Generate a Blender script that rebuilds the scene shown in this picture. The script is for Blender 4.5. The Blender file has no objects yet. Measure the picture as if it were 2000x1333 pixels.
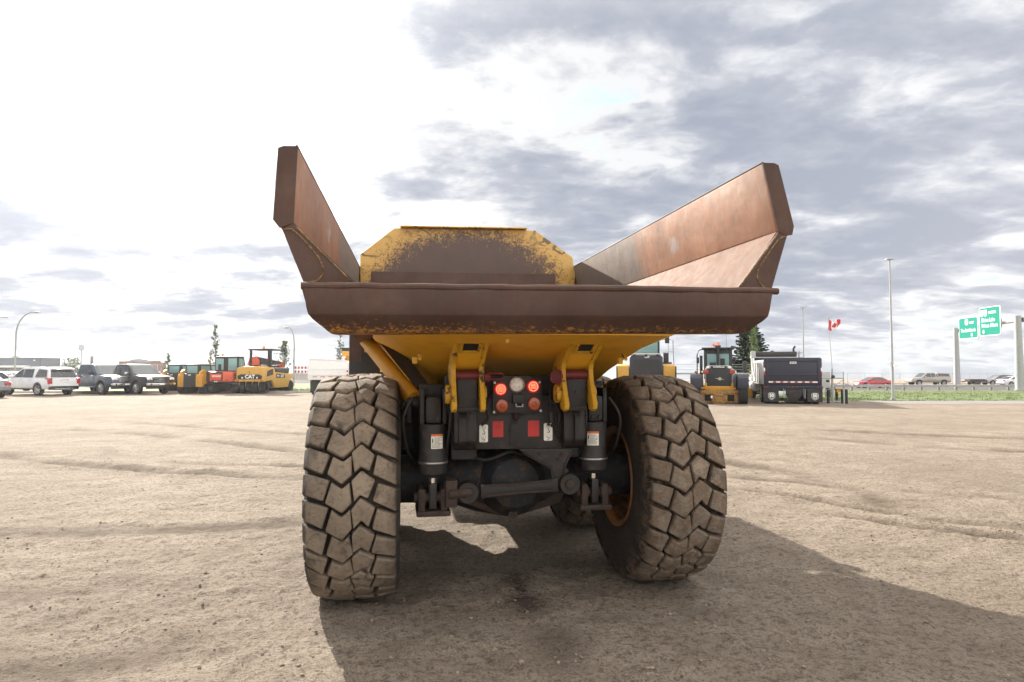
import bpy, bmesh, math, random
import numpy as np
from mathutils import Vector, Matrix
R = math.radians
PI = math.pi
rnd = random.Random(7)
scn = bpy.context.scene
col = scn.collection

# ------------------------------------------------------------------ camera geometry
F = 1250.0; HOR = 722.0; CAMH = 1.6
PITCH = math.atan((HOR-666.5)/F)
def at(px, py, Y):
    """world point on the photo ray px,py (2000x1333 pixels) at distance Y"""
    x = (px-1000)/F; y = (666.5-py)/F
    dy = math.cos(PITCH)-math.sin(PITCH)*y; dz = math.sin(PITCH)+math.cos(PITCH)*y
    return Vector((x/dy*Y, Y, CAMH+dz/dy*Y))
def gx(px, Y): return at(px, HOR, Y).x

# ------------------------------------------------------------------ materials
MATS = {}
class NT:
    def __init__(s, nt): s.nt = nt
    def n(s, t, ins=None, **props):
        nd = s.nt.nodes.new(t)
        for k, v in props.items(): setattr(nd, k, v)
        if ins:
            for k, v in ins.items():
                sock = nd.inputs[k]
                if isinstance(v, bpy.types.NodeSocket): s.nt.links.new(v, sock)
                elif isinstance(v, bpy.types.Node): s.nt.links.new(v.outputs[0], sock)
                else: sock.default_value = v
        return nd
    def noise(s, vec, scale, detail=4, rough=.55, dist=0):
        d = {'Scale': scale, 'Detail': detail, 'Roughness': rough, 'Distortion': dist}
        if vec is not None: d['Vector'] = vec
        return s.n('ShaderNodeTexNoise', d).outputs[0]
    def ramp(s, fac, stops, interp='LINEAR'):
        r = s.n('ShaderNodeValToRGB', {'Fac': fac}); cr = r.color_ramp; cr.interpolation = interp
        while len(cr.elements) < len(stops): cr.elements.new(.5)
        for e, (p, c) in zip(cr.elements, stops):
            e.position = p; e.color = (c, c, c, 1) if isinstance(c, (int, float)) else (*c, 1)
        return r.outputs[0]
    def mix(s, fac, a, b, mode='MIX'):
        m = s.n('ShaderNodeMix', data_type='RGBA', blend_type=mode)
        for i, v in ((0, fac), (6, a), (7, b)):
            if isinstance(v, bpy.types.NodeSocket): s.nt.links.new(v, m.inputs[i])
            elif isinstance(v, (tuple, list)): m.inputs[i].default_value = (*v[:3], 1)
            else: m.inputs[i].default_value = v
        return m.outputs[2]
    def math(s, op, a, b=None, c=None, clamp=False):
        m = s.n('ShaderNodeMath', operation=op, use_clamp=clamp)
        for i, v in enumerate((a, b, c)):
            if v is None: continue
            if isinstance(v, bpy.types.NodeSocket): s.nt.links.new(v, m.inputs[i])
            else: m.inputs[i].default_value = v
        return m.outputs[0]
    def vmath(s, op, a, b=None):
        m = s.n('ShaderNodeVectorMath', operation=op)
        for i, v in enumerate((a, b)):
            if v is None: continue
            if isinstance(v, bpy.types.NodeSocket): s.nt.links.new(v, m.inputs[i])
            else: m.inputs[i].default_value = v
        return m
    def scalev(s, v, sc):
        return s.vmath('MULTIPLY', v, sc).outputs[0]
def newmat(name):
    m = bpy.data.materials.new(name); m.use_nodes = True; nt = m.node_tree
    b = nt.nodes['Principled BSDF']; MATS[name] = m
    N = NT(nt); tc = N.n('ShaderNodeTexCoord')
    return m, N, b, tc.outputs['Object']
def setp(N, b, **k):
    names = {'base': 'Base Color', 'rough': 'Roughness', 'metal': 'Metallic', 'spec': 'Specular IOR Level', 'coat': 'Coat Weight', 'normal': 'Normal'}
    for a, v in k.items():
        i = b.inputs[names[a]]
        if isinstance(v, bpy.types.NodeSocket): N.nt.links.new(v, i)
        elif isinstance(v, (tuple, list)): i.default_value = (*v, 1)
        else: i.default_value = v
def mat(name, c, rough=.55, metal=0, var=.25, scale=6, bump=0, bscale=60, dirt=0, dirtc=(.2, .16, .12), coat=0, spec=.5):
    """plain painted / plastic / metal surface with uneven colour, gloss and a little dirt"""
    if name in MATS: return MATS[name]
    m, N, b, oc = newmat(name)
    n1 = N.noise(oc, scale, 6, .6)
    dk = tuple(x*(1-var) for x in c); lt = tuple(min(1, x*(1+var*.6)) for x in c)
    base = N.mix(N.ramp(n1, [(.3, 0), (.7, 1)]), dk, lt)
    rg = N.math('MULTIPLY_ADD', n1, .3, rough-.15, clamp=True)
    if dirt:
        n2 = N.noise(oc, scale*2.3, 8, .7)
        f = N.ramp(n2, [(.62-dirt*.35, 0), (.75-dirt*.2, 1)])
        base = N.mix(N.math('MULTIPLY', f, min(1, .4+dirt)), base, dirtc)
        rg = N.math('MULTIPLY_ADD', f, .3, rg, clamp=True)
    setp(N, b, base=base, rough=rg, metal=metal, coat=coat, spec=spec)
    if bump:
        bn = N.n('ShaderNodeBump', {'Height': N.noise(oc, bscale, 5, .6), 'Strength': bump, 'Distance': .01})
        setp(N, b, normal=bn.outputs[0])
    return m
def emat(name, c, strength, base=(.1, .01, .01)):
    m, N, b, oc = newmat(name)
    setp(N, b, base=base, rough=.3); b.inputs['Emission Color'].default_value = (*c, 1); b.inputs['Emission Strength'].default_value = strength
    return m
def glass(name, c, rough=.06):
    if name in MATS: return MATS[name]
    m, N, b, oc = newmat(name)
    setp(N, b, base=N.mix(N.noise(oc, 1.5, 2), tuple(x*.7 for x in c), c), rough=rough, spec=.8, coat=.3)
    return m
def clearglass(name, c, alpha):
    m, N, b, oc = newmat(name)
    setp(N, b, base=c, rough=.05, spec=.8); b.inputs['Alpha'].default_value = alpha
    return m

# ---- rusty bare steel of the dump body
def rust_mat(name, base, polish=0.0, yellow=0.0, gloss=.6):
    m, N, b, oc = newmat(name)
    n1 = N.noise(oc, 2.2, 8, .62); n2 = N.noise(oc, 14, 8, .65); n3 = N.noise(N.scalev(oc, (30, 30, 3)), 1, 4, .6)
    dk = tuple(x*.6 for x in base); lt = (min(1, base[0]*1.25), base[1]*1.25, base[2]*1.25)
    c = N.mix(N.ramp(n1, [(.3, 0), (.7, 1)]), dk, lt)
    c = N.mix(N.math('MULTIPLY', N.ramp(n2, [(.45, 0), (.62, 1)]), .45), c, (base[0]*1.1, base[1]*.75, base[2]*.55))
    c = N.mix(N.math('MULTIPLY', N.ramp(n3, [(.52, 0), (.7, 1)]), .35), c, dk)
    rg = N.math('MULTIPLY_ADD', n2, .35, gloss-.17, clamp=True)
    if polish:
        sx = N.n('ShaderNodeSeparateXYZ', {'Vector': oc})
        g = N.math('ADD', N.math('MULTIPLY', sx.outputs[1], 1.0), N.math('ADD', N.math('MULTIPLY_ADD', n1, .9, -.75), N.math('MULTIPLY_ADD', n2, .5, -.25)))
        f = N.math('MULTIPLY', N.ramp(g, [(.35, 0), (.68, 1)]), polish)
        seam = N.math('ABSOLUTE', N.math('SUBTRACT', sx.outputs[1], .69)); c = N.mix(N.ramp(seam, [(.012, .8), (.03, 0)]), c, (.26, .14, .09))
        c = N.mix(f, c, N.mix(n3, (.21, .185, .17), (.125, .108, .1)))
        # small worn bright dent
        d = N.vmath('DISTANCE', N.scalev(oc, (0, 1, 1)), (0, .11, 2.615)).outputs[1]
        d = N.math('ADD', d, N.math('MULTIPLY_ADD', n2, .25, -.12))
        c = N.mix(N.ramp(d, [(.03, .8), (.10, 0)]), c, (.34, .31, .29))
    if yellow:
        sx = N.n('ShaderNodeSeparateXYZ', {'Vector': oc})
        nz = N.noise(N.scalev(oc, (30, 30, 60)), 1, 10, .78, .6)
        h = N.math('ADD', N.math('MULTIPLY', N.math('SUBTRACT', 1.872, sx.outputs[2]), 7.5), N.math('MULTIPLY_ADD', nz, 3.4, -2.08))
        f = N.ramp(h, [(.02, 0), (.30, 1)])
        c = N.mix(N.math('MULTIPLY', f, yellow), c, N.mix(n2, (.34, .14, .025), (.46, .23, .05)))
    dnt = N.n('ShaderNodeBump', {'Height': N.noise(oc, 2.2, 3, .5), 'Strength': .3, 'Distance': .05})
    bp = N.n('ShaderNodeBump', {'Height': N.math('ADD', N.math('MULTIPLY', n2, .7), N.noise(oc, 150, 5, .7)), 'Strength': .3, 'Distance': .005, 'Normal': dnt.outputs[0]})
    setp(N, b, base=c, rough=rg, metal=.0, normal=bp.outputs[0], spec=.28)
    return m
RUST = rust_mat('rusted_steel', (.078, .045, .034))
RUSTWALL = rust_mat('rusted_wall_steel', (.315, .178, .115), polish=.9, gloss=.52)
RUSTFLOOR = rust_mat('rusted_floor_steel', (.158, .092, .066), gloss=.75)
RUSTLIP = rust_mat('rusted_lip_steel', (.068, .038, .028), yellow=1.0)

def yellow_paint(name, c=(.56, .265, .012), chips=.5, stain=.35):
    m, N, b, oc = newmat(name)
    n1 = N.noise(oc, 2.5, 6, .6); n2 = N.noise(oc, 17, 10, .72, .4); n3 = N.noise(oc, 5, 6, .6)
    base = N.mix(n1, tuple(x*.72 for x in c), tuple(x*1.1 for x in c))
    base = N.mix(N.math('MULTIPLY', N.ramp(n3, [(.5, 0), (.72, 1)]), stain), base, (.24, .11, .035))
    f = N.ramp(n2, [(.70-chips*.15, 0), (.73-chips*.15, 1)])
    base = N.mix(f, base, (.055, .032, .022))
    bp = N.n('ShaderNodeBump', {'Height': n2, 'Strength': .12, 'Distance': .004})
    setp(N, b, base=base, rough=N.math('MULTIPLY_ADD', n3, .35, .3), normal=bp.outputs[0])
    return m
YEL = yellow_paint('chipped_yellow_paint')
YELBELLY = yellow_paint('belly_yellow_paint', (.88, .45, .025), .25, .3)
YELCHIP = yellow_paint('worn_bracket_paint', (.64, .35, .02), .95, .2)

def headboard_mat():
    m, N, b, oc = newmat('headboard_worn_paint')
    s = N.n('ShaderNodeSeparateXYZ', {'Vector': oc})
    x, z = s.outputs[0], s.outputs[2]
    n1 = N.noise(N.scalev(oc, (1, 1, 1)), 11, 12, .75, .5); n2 = N.noise(oc, 45, 6, .7); n3 = N.noise(oc, 2.0, 4, .6)
    # worn hump : an ellipse centred low on the board
    ex = N.math('POWER', N.math('DIVIDE', N.math('ADD', x, -.02), 1.26), 2.0); ez = N.math('POWER', N.math('DIVIDE', N.math('SUBTRACT', z, 2.55), .80), 2.0)
    e = N.math('ADD', ex, ez)
    d = N.math('ADD', e, N.math('MULTIPLY_ADD', n1, 1.5, -.75))
    d = N.math('ADD', d, N.math('MULTIPLY_ADD', n2, 1.5, -.75))
    f = N.ramp(d, [(.62, 1), (.92, 0)])
    # long scratches
    w1 = N.n('ShaderNodeTexWave', {'Vector': oc, 'Scale': 1.3, 'Distortion': 14.0, 'Detail': 4.0, 'Detail Scale': 1.4}, wave_type='BANDS', bands_direction='DIAGONAL').outputs[1]
    w2 = N.noise(N.scalev(oc, (1, 1, 1)), 7, 8, .8, 2.5)
    sc = N.math('MAXIMUM', N.math('MULTIPLY', N.ramp(w1, [(.93, 0), (.97, 1)]), N.ramp(n3, [(.35, 0), (.5, 1)])), N.ramp(w2, [(.565, 0), (.60, 1)]))
    f = N.math('MAXIMUM', f, N.math('MULTIPLY', sc, .85))
    ye = N.mix(n3, (.46, .27, .06), (.56, .35, .10))
    ye = N.mix(N.math('MULTIPLY', N.ramp(d, [(.7, 1), (1.35, 0)]), .6), ye, (.34, .16, .03))
    bs = N.mix(N.noise(oc, 5, 8, .65), (.05, .029, .023), (.10, .06, .045))
    c = N.mix(f, ye, bs)
    bp = N.n('ShaderNodeBump', {'Height': f, 'Strength': .2, 'Distance': .004})
    setp(N, b, base=c, rough=.55, normal=bp.outputs[0])
    return m
HEADB = headboard_mat()

def tyre_mat(name, mud):
    """dusty rubber: dust lies on the worn block tops, the groove bottoms stay black"""
    m, N, b, oc = newmat(name)
    s = N.n('ShaderNodeSeparateXYZ', {'Vector': oc})
    r = N.math('SQRT', N.math('ADD', N.math('POWER', s.outputs[1], 2.0), N.math('POWER', s.outputs[2], 2.0)))
    n1 = N.noise(oc, 9, 8, .65); n2 = N.noise(oc, 42, 6, .7); n3 = N.noise(oc, 3, 4, .6)
    hgt = N.math('ADD', r, N.math('MULTIPLY_ADD', n1, .03, -.015))
    top = N.ramp(N.math('MULTIPLY', N.math('SUBTRACT', hgt, .738), 20.0), [(.0, 0), (.8, 1)])
    dust = N.mix(N.ramp(n3, [(.35, 0), (.65, 1)]), (.165, .130, .098), (.285, .225, .168)); dust = N.mix(N.math('MULTIPLY', N.ramp(N.noise(oc, 7, 10, .72, .6), [(.56, 0), (.66, 1)]), .75), dust, (.045, .037, .031))
    dust = N.mix(N.math('MULTIPLY', N.ramp(n2, [(.5, 0), (.68, 1)]), .55), dust, (.055, .044, .036))
    groove = N.mix(N.ramp(n3, [(.4, 0), (.65, 1)]), (.022, .019, .016), (.065, .051, .039) if not mud else (.045, .032, .024))
    c = N.mix(top, groove, dust)
    if mud:
        k = N.ramp(N.noise(oc, 13, 9, .7), [(.47, 0), (.55, 1)])
        c = N.mix(N.math('MULTIPLY', k, N.ramp(r, [(.60, .06), (.72, .7)])), c, N.mix(n2, (.10, .066, .045), (.18, .125, .085)))
        w = N.ramp(N.noise(oc, 60, 3, .6), [(.66, 0), (.7, 1)])
        c = N.mix(N.math('MULTIPLY', w, .5), c, (.25, .21, .17))
    bp = N.n('ShaderNodeBump', {'Height': N.math('ADD', N.math('MULTIPLY', n1, 1.5 if mud else .7), n2), 'Strength': .85 if mud else .7, 'Distance': .016})
    setp(N, b, base=c, rough=.85, normal=bp.outputs[0], spec=.3)
    return m
TYRE = tyre_mat('dusty_tyre', False); TYREMUD = tyre_mat('muddy_tyre', True)
SIDEWALL = mat('sidewall_rubber', (.017, .016, .016), .7, var=.3, dirt=.15, dirtc=(.04, .035, .03), bump=.15)
RUBBER = mat('road_tyre_rubber', (.02, .02, .021), .75, var=.3, dirt=.2, dirtc=(.07, .06, .05))
DARK = mat('dark_machine_paint', (.0165, .014, .014), .55, var=.3, dirt=.35, dirtc=(.075, .058, .047), bump=.1)
GREASE = mat('greasy_black_iron', (.012, .010, .009), .5, var=.4, dirt=.4, dirtc=(.035, .02, .014), bump=.25)
RUSTIRON = mat('rusty_iron', (.042, .024, .017), .7, var=.4, dirt=.5, dirtc=(.035, .025, .02), bump=.3)
AXLE = mat('axle_grey_blue', (.008, .009, .013), .7, var=.3, dirt=.3, dirtc=(.13, .07, .035), bump=.2)
CHROME = mat('chrome_rod', (.75, .72, .66), .25, 1, var=.1)
REDPAINT = mat('red_pin_paint', (.13, .012, .014), .5, var=.3, dirt=.2, dirtc=(.08, .02, .02))
REFL = mat('red_reflector_tape', (.46, .024, .02), .5, var=.2, dirt=.3, dirtc=(.16, .03, .025))
DECAL = mat('white_decal', (.80, .78, .70), .5, var=.1, dirt=.12)
ORANGE = mat('orange_warning_print', (.72, .16, .03), .5, var=.05)
INK = mat('black_print', (.02, .025, .02), .6, var=.1)
AMBER = mat('amber_lens', (.33, .050, .006), .25, var=.15, coat=.5)
AMBERC = mat('amber_lens_core', (.55, .10, .01), .25, var=.1, coat=.5)
BEACON = mat('orange_beacon_lens', (.85, .20, .02), .25, var=.1, coat=.5)
REDLENS = mat('red_lamp_lens', (.42, .02, .025), .25, var=.1, coat=.5)
LENS = mat('clear_lamp_lens', (.85, .82, .78), .3, 0, var=.3, scale=60, coat=.3)
STOPE = emat('stop_lamp_red', (1, .006, .008), .12); LED = emat('stop_lamp_diode', (1, .20, .09), 2.2)
STEEL = mat('bare_steel', (.38, .36, .34), .4, .9, var=.2)
GALV = mat('galvanised_steel', (.36, .365, .375), .6, .1, var=.15, dirt=.1)
CONC = mat('concrete', (.38, .36, .33), .85, var=.2, bump=.3, dirt=.2)
CATY = mat('machine_yellow', (.55, .31, .055), .45, var=.15, dirt=.15, dirtc=(.35, .25, .12))
CATYD = mat('machine_yellow_deep', (.52, .26, .02), .45, var=.2, dirt=.2, dirtc=(.25, .15, .06))
BLK = mat('black_plastic', (.018, .018, .02), .5, var=.3, dirt=.15, dirtc=(.06, .055, .05))
BLKNAVY = mat('navy_black_paint', (.012, .015, .032), .35, var=.2, dirt=.1, dirtc=(.06, .06, .07))
WHITE = mat('white_paint', (.74, .74, .73), .35, var=.06, coat=.4)
WHITEP = mat('white_print', (.80, .80, .78), .85, var=.03, spec=.1)
CARW = mat('pearl_white_car_paint', (.66, .67, .70), .25, var=.05, coat=1)
CARN = mat('slate_blue_car_paint', (.045, .065, .095), .35, .1, var=.1, coat=.35)
CARB = mat('black_navy_car_paint', (.012, .013, .018), .35, .1, var=.1, coat=.35)
CARS = mat('silver_grey_car_paint', (.25, .26, .27), .25, .7, var=.05, coat=1)
CARR = mat('red_car_paint', (.42, .012, .02), .25, .1, var=.08, coat=1)
CARBEIGE = mat('beige_car_paint', (.33, .30, .27), .3, .3, var=.06, coat=.8)
WIN = glass('tinted_car_glass', (.03, .035, .04)); WINL = glass('light_car_glass', (.06, .08, .085))
CABGLASS = clearglass('cab_glass', (.30, .52, .52), .55)
HITR = mat('orange_red_machine_paint', (.60, .10, .045), .4, var=.12, dirt=.1)
RIM = mat('rusty_yellow_rim', (.20, .075, .02), .65, var=.5, scale=4, dirt=.6, dirtc=(.035, .02, .015), bump=.2)
ALLOY = mat('alloy_rim', (.55, .55, .56), .3, .8, var=.1)
PALEG = mat('pale_green_guide_sign', (.02, .235, .175), .9, var=.05, spec=.05)
BARK = mat('tree_bark', (.10, .075, .055), .9, var=.4, scale=20, bump=.5)

# ------------------------------------------------------------------ mesh building
class MB:
    def __init__(s): s.bm = bmesh.new()
    def _take(s, t, M=None, bev=0, seg=2, ang=.5):
        bmesh.ops.recalc_face_normals(t, faces=t.faces)
        if bev:
            es = [e for e in t.edges if len(e.link_faces) == 2 and e.calc_face_angle(0) > ang]
            if es: bmesh.ops.bevel(t, geom=es, offset=bev, segments=seg, profile=.6, affect='EDGES', clamp_overlap=True)
        if M is not None: t.transform(M)
        me = bpy.data.meshes.new('t'); t.to_mesh(me); s.bm.from_mesh(me); bpy.data.meshes.remove(me); t.free()
        return s
    def box(s, c, size, bev=0, rot=None):
        t = bmesh.new(); bmesh.ops.create_cube(t, size=1)
        bmesh.ops.scale(t, vec=size, verts=t.verts)
        M = Matrix.Translation(c)
        if rot is not None: M = M @ rot
        return s._take(t, M, bev)
    def bx(s, x0, x1, y0, y1, z0, z1, bev=0):
        return s.box(((x0+x1)/2, (y0+y1)/2, (z0+z1)/2), (abs(x1-x0), abs(y1-y0), abs(z1-z0)), bev)
    def prism(s, pts, axis, a, b, bev=0, fn=None, seg=2):
        t = bmesh.new()
        def P(p, w): return {'x': (w, p[0], p[1]), 'y': (p[0], w, p[1]), 'z': (p[0], p[1], w)}[axis]
        A = [t.verts.new(P(p, a)) for p in pts]; B = [t.verts.new(P(p, b)) for p in pts]
        t.faces.new(A); t.faces.new(B[::-1]); n = len(pts)
        for i in range(n): t.faces.new((A[i], B[i], B[(i+1) % n], A[(i+1) % n]))
        if fn:
            for v in t.verts: v.co = Vector(fn(*v.co))
        return s._take(t, None, bev, seg)
    def loft(s, rings, cap=True, bev=0, closed=True):
        t = bmesh.new(); V = [[t.verts.new(p) for p in r] for r in rings]; n = len(rings[0])
        for i in range(len(V)-1):
            for j in range(n if closed else n-1):
                k = (j+1) % n
                try: t.faces.new((V[i][j], V[i][k], V[i+1][k], V[i+1][j]))
                except ValueError: pass
        if cap: t.faces.new(V[0]); t.faces.new(V[-1][::-1])
        return s._take(t, None, bev)
    def cyl(s, p0, p1, r0, r1=None, n=16, bev=0):
        p0, p1 = Vector(p0), Vector(p1); d = p1-p0
        t = bmesh.new(); bmesh.ops.create_cone(t, cap_ends=True, segments=n, radius1=r0, radius2=r0 if r1 is None else r1, depth=d.length)
        M = Matrix.Translation((p0+p1)/2) @ d.to_track_quat('Z', 'Y').to_matrix().to_4x4()
        return s._take(t, M, bev, 2, .9)
    def tube(s, path, r, n=8, cap=True):
        path = [Vector(p) for p in path]; rings = []
        up = Vector((.13, .21, .97)).normalized()
        for i, p in enumerate(path):
            d = (path[min(i+1, len(path)-1)]-path[max(i-1, 0)]).normalized()
            a = d.cross(up)
            if a.length < .1: a = d.cross(Vector((1, 0, 0)))
            a.normalize(); b = d.cross(a); rr = r[i] if isinstance(r, (list, tuple)) else r
            rings.append([p+(a*math.cos(k*2*PI/n)+b*math.sin(k*2*PI/n))*rr for k in range(n)])
        return s.loft(rings, cap)
    def lathe(s, prof, o=(0, 0, 0), axis='x', n=32, cap=False):
        o = Vector(o); t = bmesh.new(); rings = []
        for a, r in prof:
            ring = []
            for k in range(n):
                c, q = math.cos(2*PI*k/n)*r, math.sin(2*PI*k/n)*r
                ring.append(t.verts.new(o+Vector({'x': (a, c, q), 'y': (c, a, q), 'z': (c, q, a)}[axis])))
            rings.append(ring)
        for A, B in zip(rings, rings[1:]):
            for k in range(n): t.faces.new((A[k], A[(k+1) % n], B[(k+1) % n], B[k]))
        if cap: t.faces.new(rings[0]); t.faces.new(rings[-1][::-1])
        return s._take(t)
    def ball(s, c, r, sub=2, sc=(1, 1, 1)):
        t = bmesh.new(); bmesh.ops.create_icosphere(t, subdivisions=sub, radius=r)
        return s._take(t, Matrix.Translation(c) @ Matrix.Diagonal((*sc, 1)))
    def build(s, name, m, parent=None, smooth=.6):
        bm = s.bm
        for f in bm.faces: f.smooth = True
        for e in bm.edges:
            if len(e.link_faces) != 2 or e.calc_face_angle(0) > smooth: e.smooth = False
        me = bpy.data.meshes.new(name); bm.to_mesh(me); bm.free()
        return link(name, me, m, parent)
def link(name, me, m, parent=None):
    for k in (m if isinstance(m, (list, tuple)) else [m]): me.materials.append(k)
    o = bpy.data.objects.new(name, me); col.objects.link(o)
    if parent is not None: o.parent = parent
    return o
def raw(name, verts, faces, m, parent=None):
    me = bpy.data.meshes.new(name); me.from_pydata([tuple(v) for v in verts], [], faces); me.update()
    return link(name, me, m, parent)
def tag(o, label=None, cat=None, group=None, kind=None):
    if label: o['label'] = label
    if cat: o['category'] = cat
    if group: o['group'] = group
    if kind: o['kind'] = kind
    return o
def empty(name, loc, rz=0, label=None, cat=None, group=None):
    o = bpy.data.objects.new(name, None); col.objects.link(o); o.empty_display_size = .2
    o.location = loc; o.rotation_euler = (0, 0, rz)
    return tag(o, label, cat, group)
def part(name, parent, loc=(0, 0, 0), rot=(0, 0, 0)):
    o = bpy.data.objects.new(name, None); col.objects.link(o); o.parent = parent; o.location = loc; o.rotation_euler = rot
    return o
def copy_tree(o, parent=None):
    c = o.copy(); col.objects.link(c); c.parent = parent
    for ch in list(o.children): copy_tree(ch, c)
    return c
def text(s, size, m, parent, loc, rot=(PI/2, 0, 0), name='lettering', sx=1.0, bold=0.0, ext=.002):
    """flat letters; default rotation reads from -Y"""
    cu = bpy.data.curves.new('t', 'FONT'); cu.body = s; cu.size = size; cu.align_x = 'CENTER'; cu.align_y = 'CENTER'; cu.extrude = ext; cu.offset = bold; cu.resolution_u = 3
    o = bpy.data.objects.new('t', cu); col.objects.link(o)
    bpy.context.view_layer.update(); dg = bpy.context.evaluated_depsgraph_get()
    me = bpy.data.meshes.new_from_object(o.evaluated_get(dg)); bpy.data.objects.remove(o); bpy.data.curves.remove(cu)
    q = link(name, me, m, parent); q.location = loc; q.rotation_euler = rot; q.scale = (sx, 1, 1)
    return q

# ------------------------------------------------------------------ terrain
def vn(x, y, seed=0):
    xi = np.floor(x).astype(np.int64); yi = np.floor(y).astype(np.int64); fx = x-xi; fy = y-yi
    fx = fx*fx*(3-2*fx); fy = fy*fy*(3-2*fy)
    def h(a, b):
        n = (a*374761393+b*668265263+seed*982451653) & 0x7fffffff
        n = ((n ^ (n >> 13))*1274126177) & 0x7fffffff
        return ((n ^ (n >> 16)) & 0xffff)/65535.0
    return (h(xi, yi)*(1-fx)+h(xi+1, yi)*fx)*(1-fy)+(h(xi, yi+1)*(1-fx)+h(xi+1, yi+1)*fx)*fy
def fbm(x, y, o=4, seed=0, g=.5):
    s = 0; a = 1; t = 0
    for i in range(o): s = s+a*(vn(x*2**i, y*2**i, seed+i)-.5); t += a; a *= g
    return s/t
def sst(a, b, x): t = np.clip((x-a)/(b-a), 0, 1); return t*t*(3-2*t)
def edge_y(x): return 44-11.8*sst(4, 17, np.asarray(x, float))
def terrain(x, y):
    x = np.asarray(x, float); y = np.asarray(y, float); e = edge_y(x); dk = .04+.96*sst(-6, 15, x)
    z = -.78*dk*sst(0, 1, (y-e)/(72-e))*(y > e)
    z = z-.06*dk*sst(72, 76, y)-.0150*np.clip(y-108, 0, None)
    return z
def tz(x, y): return float(terrain(x, y))
# wheel ruts: polylines with a width and a depth
RUTS = [([(-10.2, 13.0), (-9.0, 11.6), (-7.1, 10.7), (-5.2, 10.0), (-3.1, 9.45), (-1.6, 9.2)], .17, .024), ([(-9.2, 14.6), (-7.6, 12.2), (-5.6, 11.0), (-3.2, 10.6), (-1.6, 10.5)], .12, .014),
        ([(-12.5, 17.5), (-8.4, 15.4), (-6.6, 14.2), (-4.2, 12.6), (-1.6, 12.0)], .18, .026), ([(-14, 21), (-9, 18), (-5.5, 16), (-2, 15)], .2, .02),
        ([(-7.5, 4.0), (-4.2, 4.35), (-1.4, 5.2)], .2, .010), ([(-7, 3.0), (-3, 3.2), (-1.2, 4.0)], .22, .010), ([(-5, 2.3), (-2, 2.6), (-.9, 3.1)], .2, .008), ([(-6, 6.2), (-3.5, 6.4), (-1.5, 6.9)], .18, .009),
        ([(2.5, 8.4), (4.0, 6.6), (6.9, 4.5)], .10, .022), ([(2.8, 9.0), (4.4, 7.0), (7.8, 4.9)], .10, .022), ([(3.0, 9.8), (5.5, 8.3), (9.5, 6.6)], .16, .014), ([(3.2, 12), (4.3, 10.2), (4.6, 8.4), (4.2, 7.0)], .22, .010),
        ([(6, 16), (9, 13), (14, 11)], .25, .018), ([(5, 19), (10, 15.5), (17, 13)], .25, .018), ([(2.3, 4.1), (3.2, 3.3), (4.2, 2.5)], .14, .009)]
def ruts(x, y):
    z = np.zeros_like(np.asarray(x, float)); msk = z.copy()
    for i, (pts, wd, dp) in enumerate(RUTS):
        dm = np.full_like(z, 1e9); sm = z.copy(); acc = 0
        for (ax, ay), (bx, by) in zip(pts, pts[1:]):
            L = math.hypot(bx-ax, by-ay); ux, uy = (bx-ax)/L, (by-ay)/L
            t = np.clip((x-ax)*ux+(y-ay)*uy, 0, L); d = np.hypot(x-ax-ux*t, y-ay-uy*t); k = d < dm
            dm = np.where(k, d, dm); sm = np.where(k, acc+t, sm); acc += L
        dm = dm+.10*fbm(x*2.2, y*2.2, 3, 60+i)
        m = sst(0, .9, sm)*(1-sst(acc-.9, acc, sm))*np.clip(2.2*vn(sm*.9, z+i*3.3, 5)-.35, 0, 1.6)
        lug = 1+.55*np.sign(np.sin(sm*2*PI/.16+dm*14))*np.exp(-(dm/wd)**2)
        e = np.exp(-(dm/wd)**2); z = z+1.2*dp*m*(e-.75*np.exp(-((dm-wd*1.7)/(wd*.7))**2))*(1+.8*fbm(x*8, y*8, 2, 41))*(.55+.45*lug); msk = np.maximum(msk, np.clip(m*e*1.1, 0, 1))
    return z, msk
def relief(x, y):
    near = np.exp(-np.clip(y-3, 0, None)/14.0)
    w = 1-sst(26, 34, y)
    z = .045*fbm(x*.25, y*.25, 3, 3)*(1-sst(20, 28, y))+.016*fbm(x*1.1, y*1.1, 4, 11)*w+near*(.046*fbm(x*4.2, y*4.2, 4, 21)+.060*np.clip(fbm(x*10, y*10, 2, 31)-.06, 0, 1)+.018*fbm(x*15, y*15, 2, 51))
    z = z-ruts(x, y)[0]
    return z
def ground_mesh():
    def axis(a, b, st, lo, hi, g):
        m = list(np.arange(a, b, st)); s = st
        while m[-1] < hi: s *= g; m.append(m[-1]+s)
        s = st
        while m[0] > lo: s *= g; m.insert(0, m[0]-s)
        return np.array(m)
    xs = axis(-5.5, 6.5, .034, -1600, 1600, 1.055); ys = axis(2.1, 12, .034, -60, 2600, 1.045)
    X, Y = np.meshgrid(xs, ys); Z = terrain(X, Y)+relief(X, Y)*(1-sst(20, 30, Y)*0)*np.where(Y > edge_y(X), 0, 1)
    n, k = len(xs), len(ys)
    co = np.stack([X, Y, Z], -1).reshape(-1, 3).astype(np.float32)
    i = np.arange(n*k).reshape(k, n); q = np.stack([i[:-1, :-1], i[:-1, 1:], i[1:, 1:], i[1:, :-1]], -1).reshape(-1, 4).astype(np.int32)
    me = bpy.data.meshes.new('ground'); me.vertices.add(len(co)); me.vertices.foreach_set('co', co.ravel())
    me.loops.add(q.size); me.loops.foreach_set('vertex_index', q.ravel()); me.polygons.add(len(q))
    me.polygons.foreach_set('loop_start', np.arange(0, q.size, 4, dtype=np.int32)); me.polygons.foreach_set('use_smooth', np.ones(len(q), bool)); me.update(calc_edges=True)
    at_ = me.attributes.new('rut', 'FLOAT', 'POINT'); at_.data.foreach_set('value', ruts(X, Y)[1].astype(np.float32).ravel())
    return me
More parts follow.
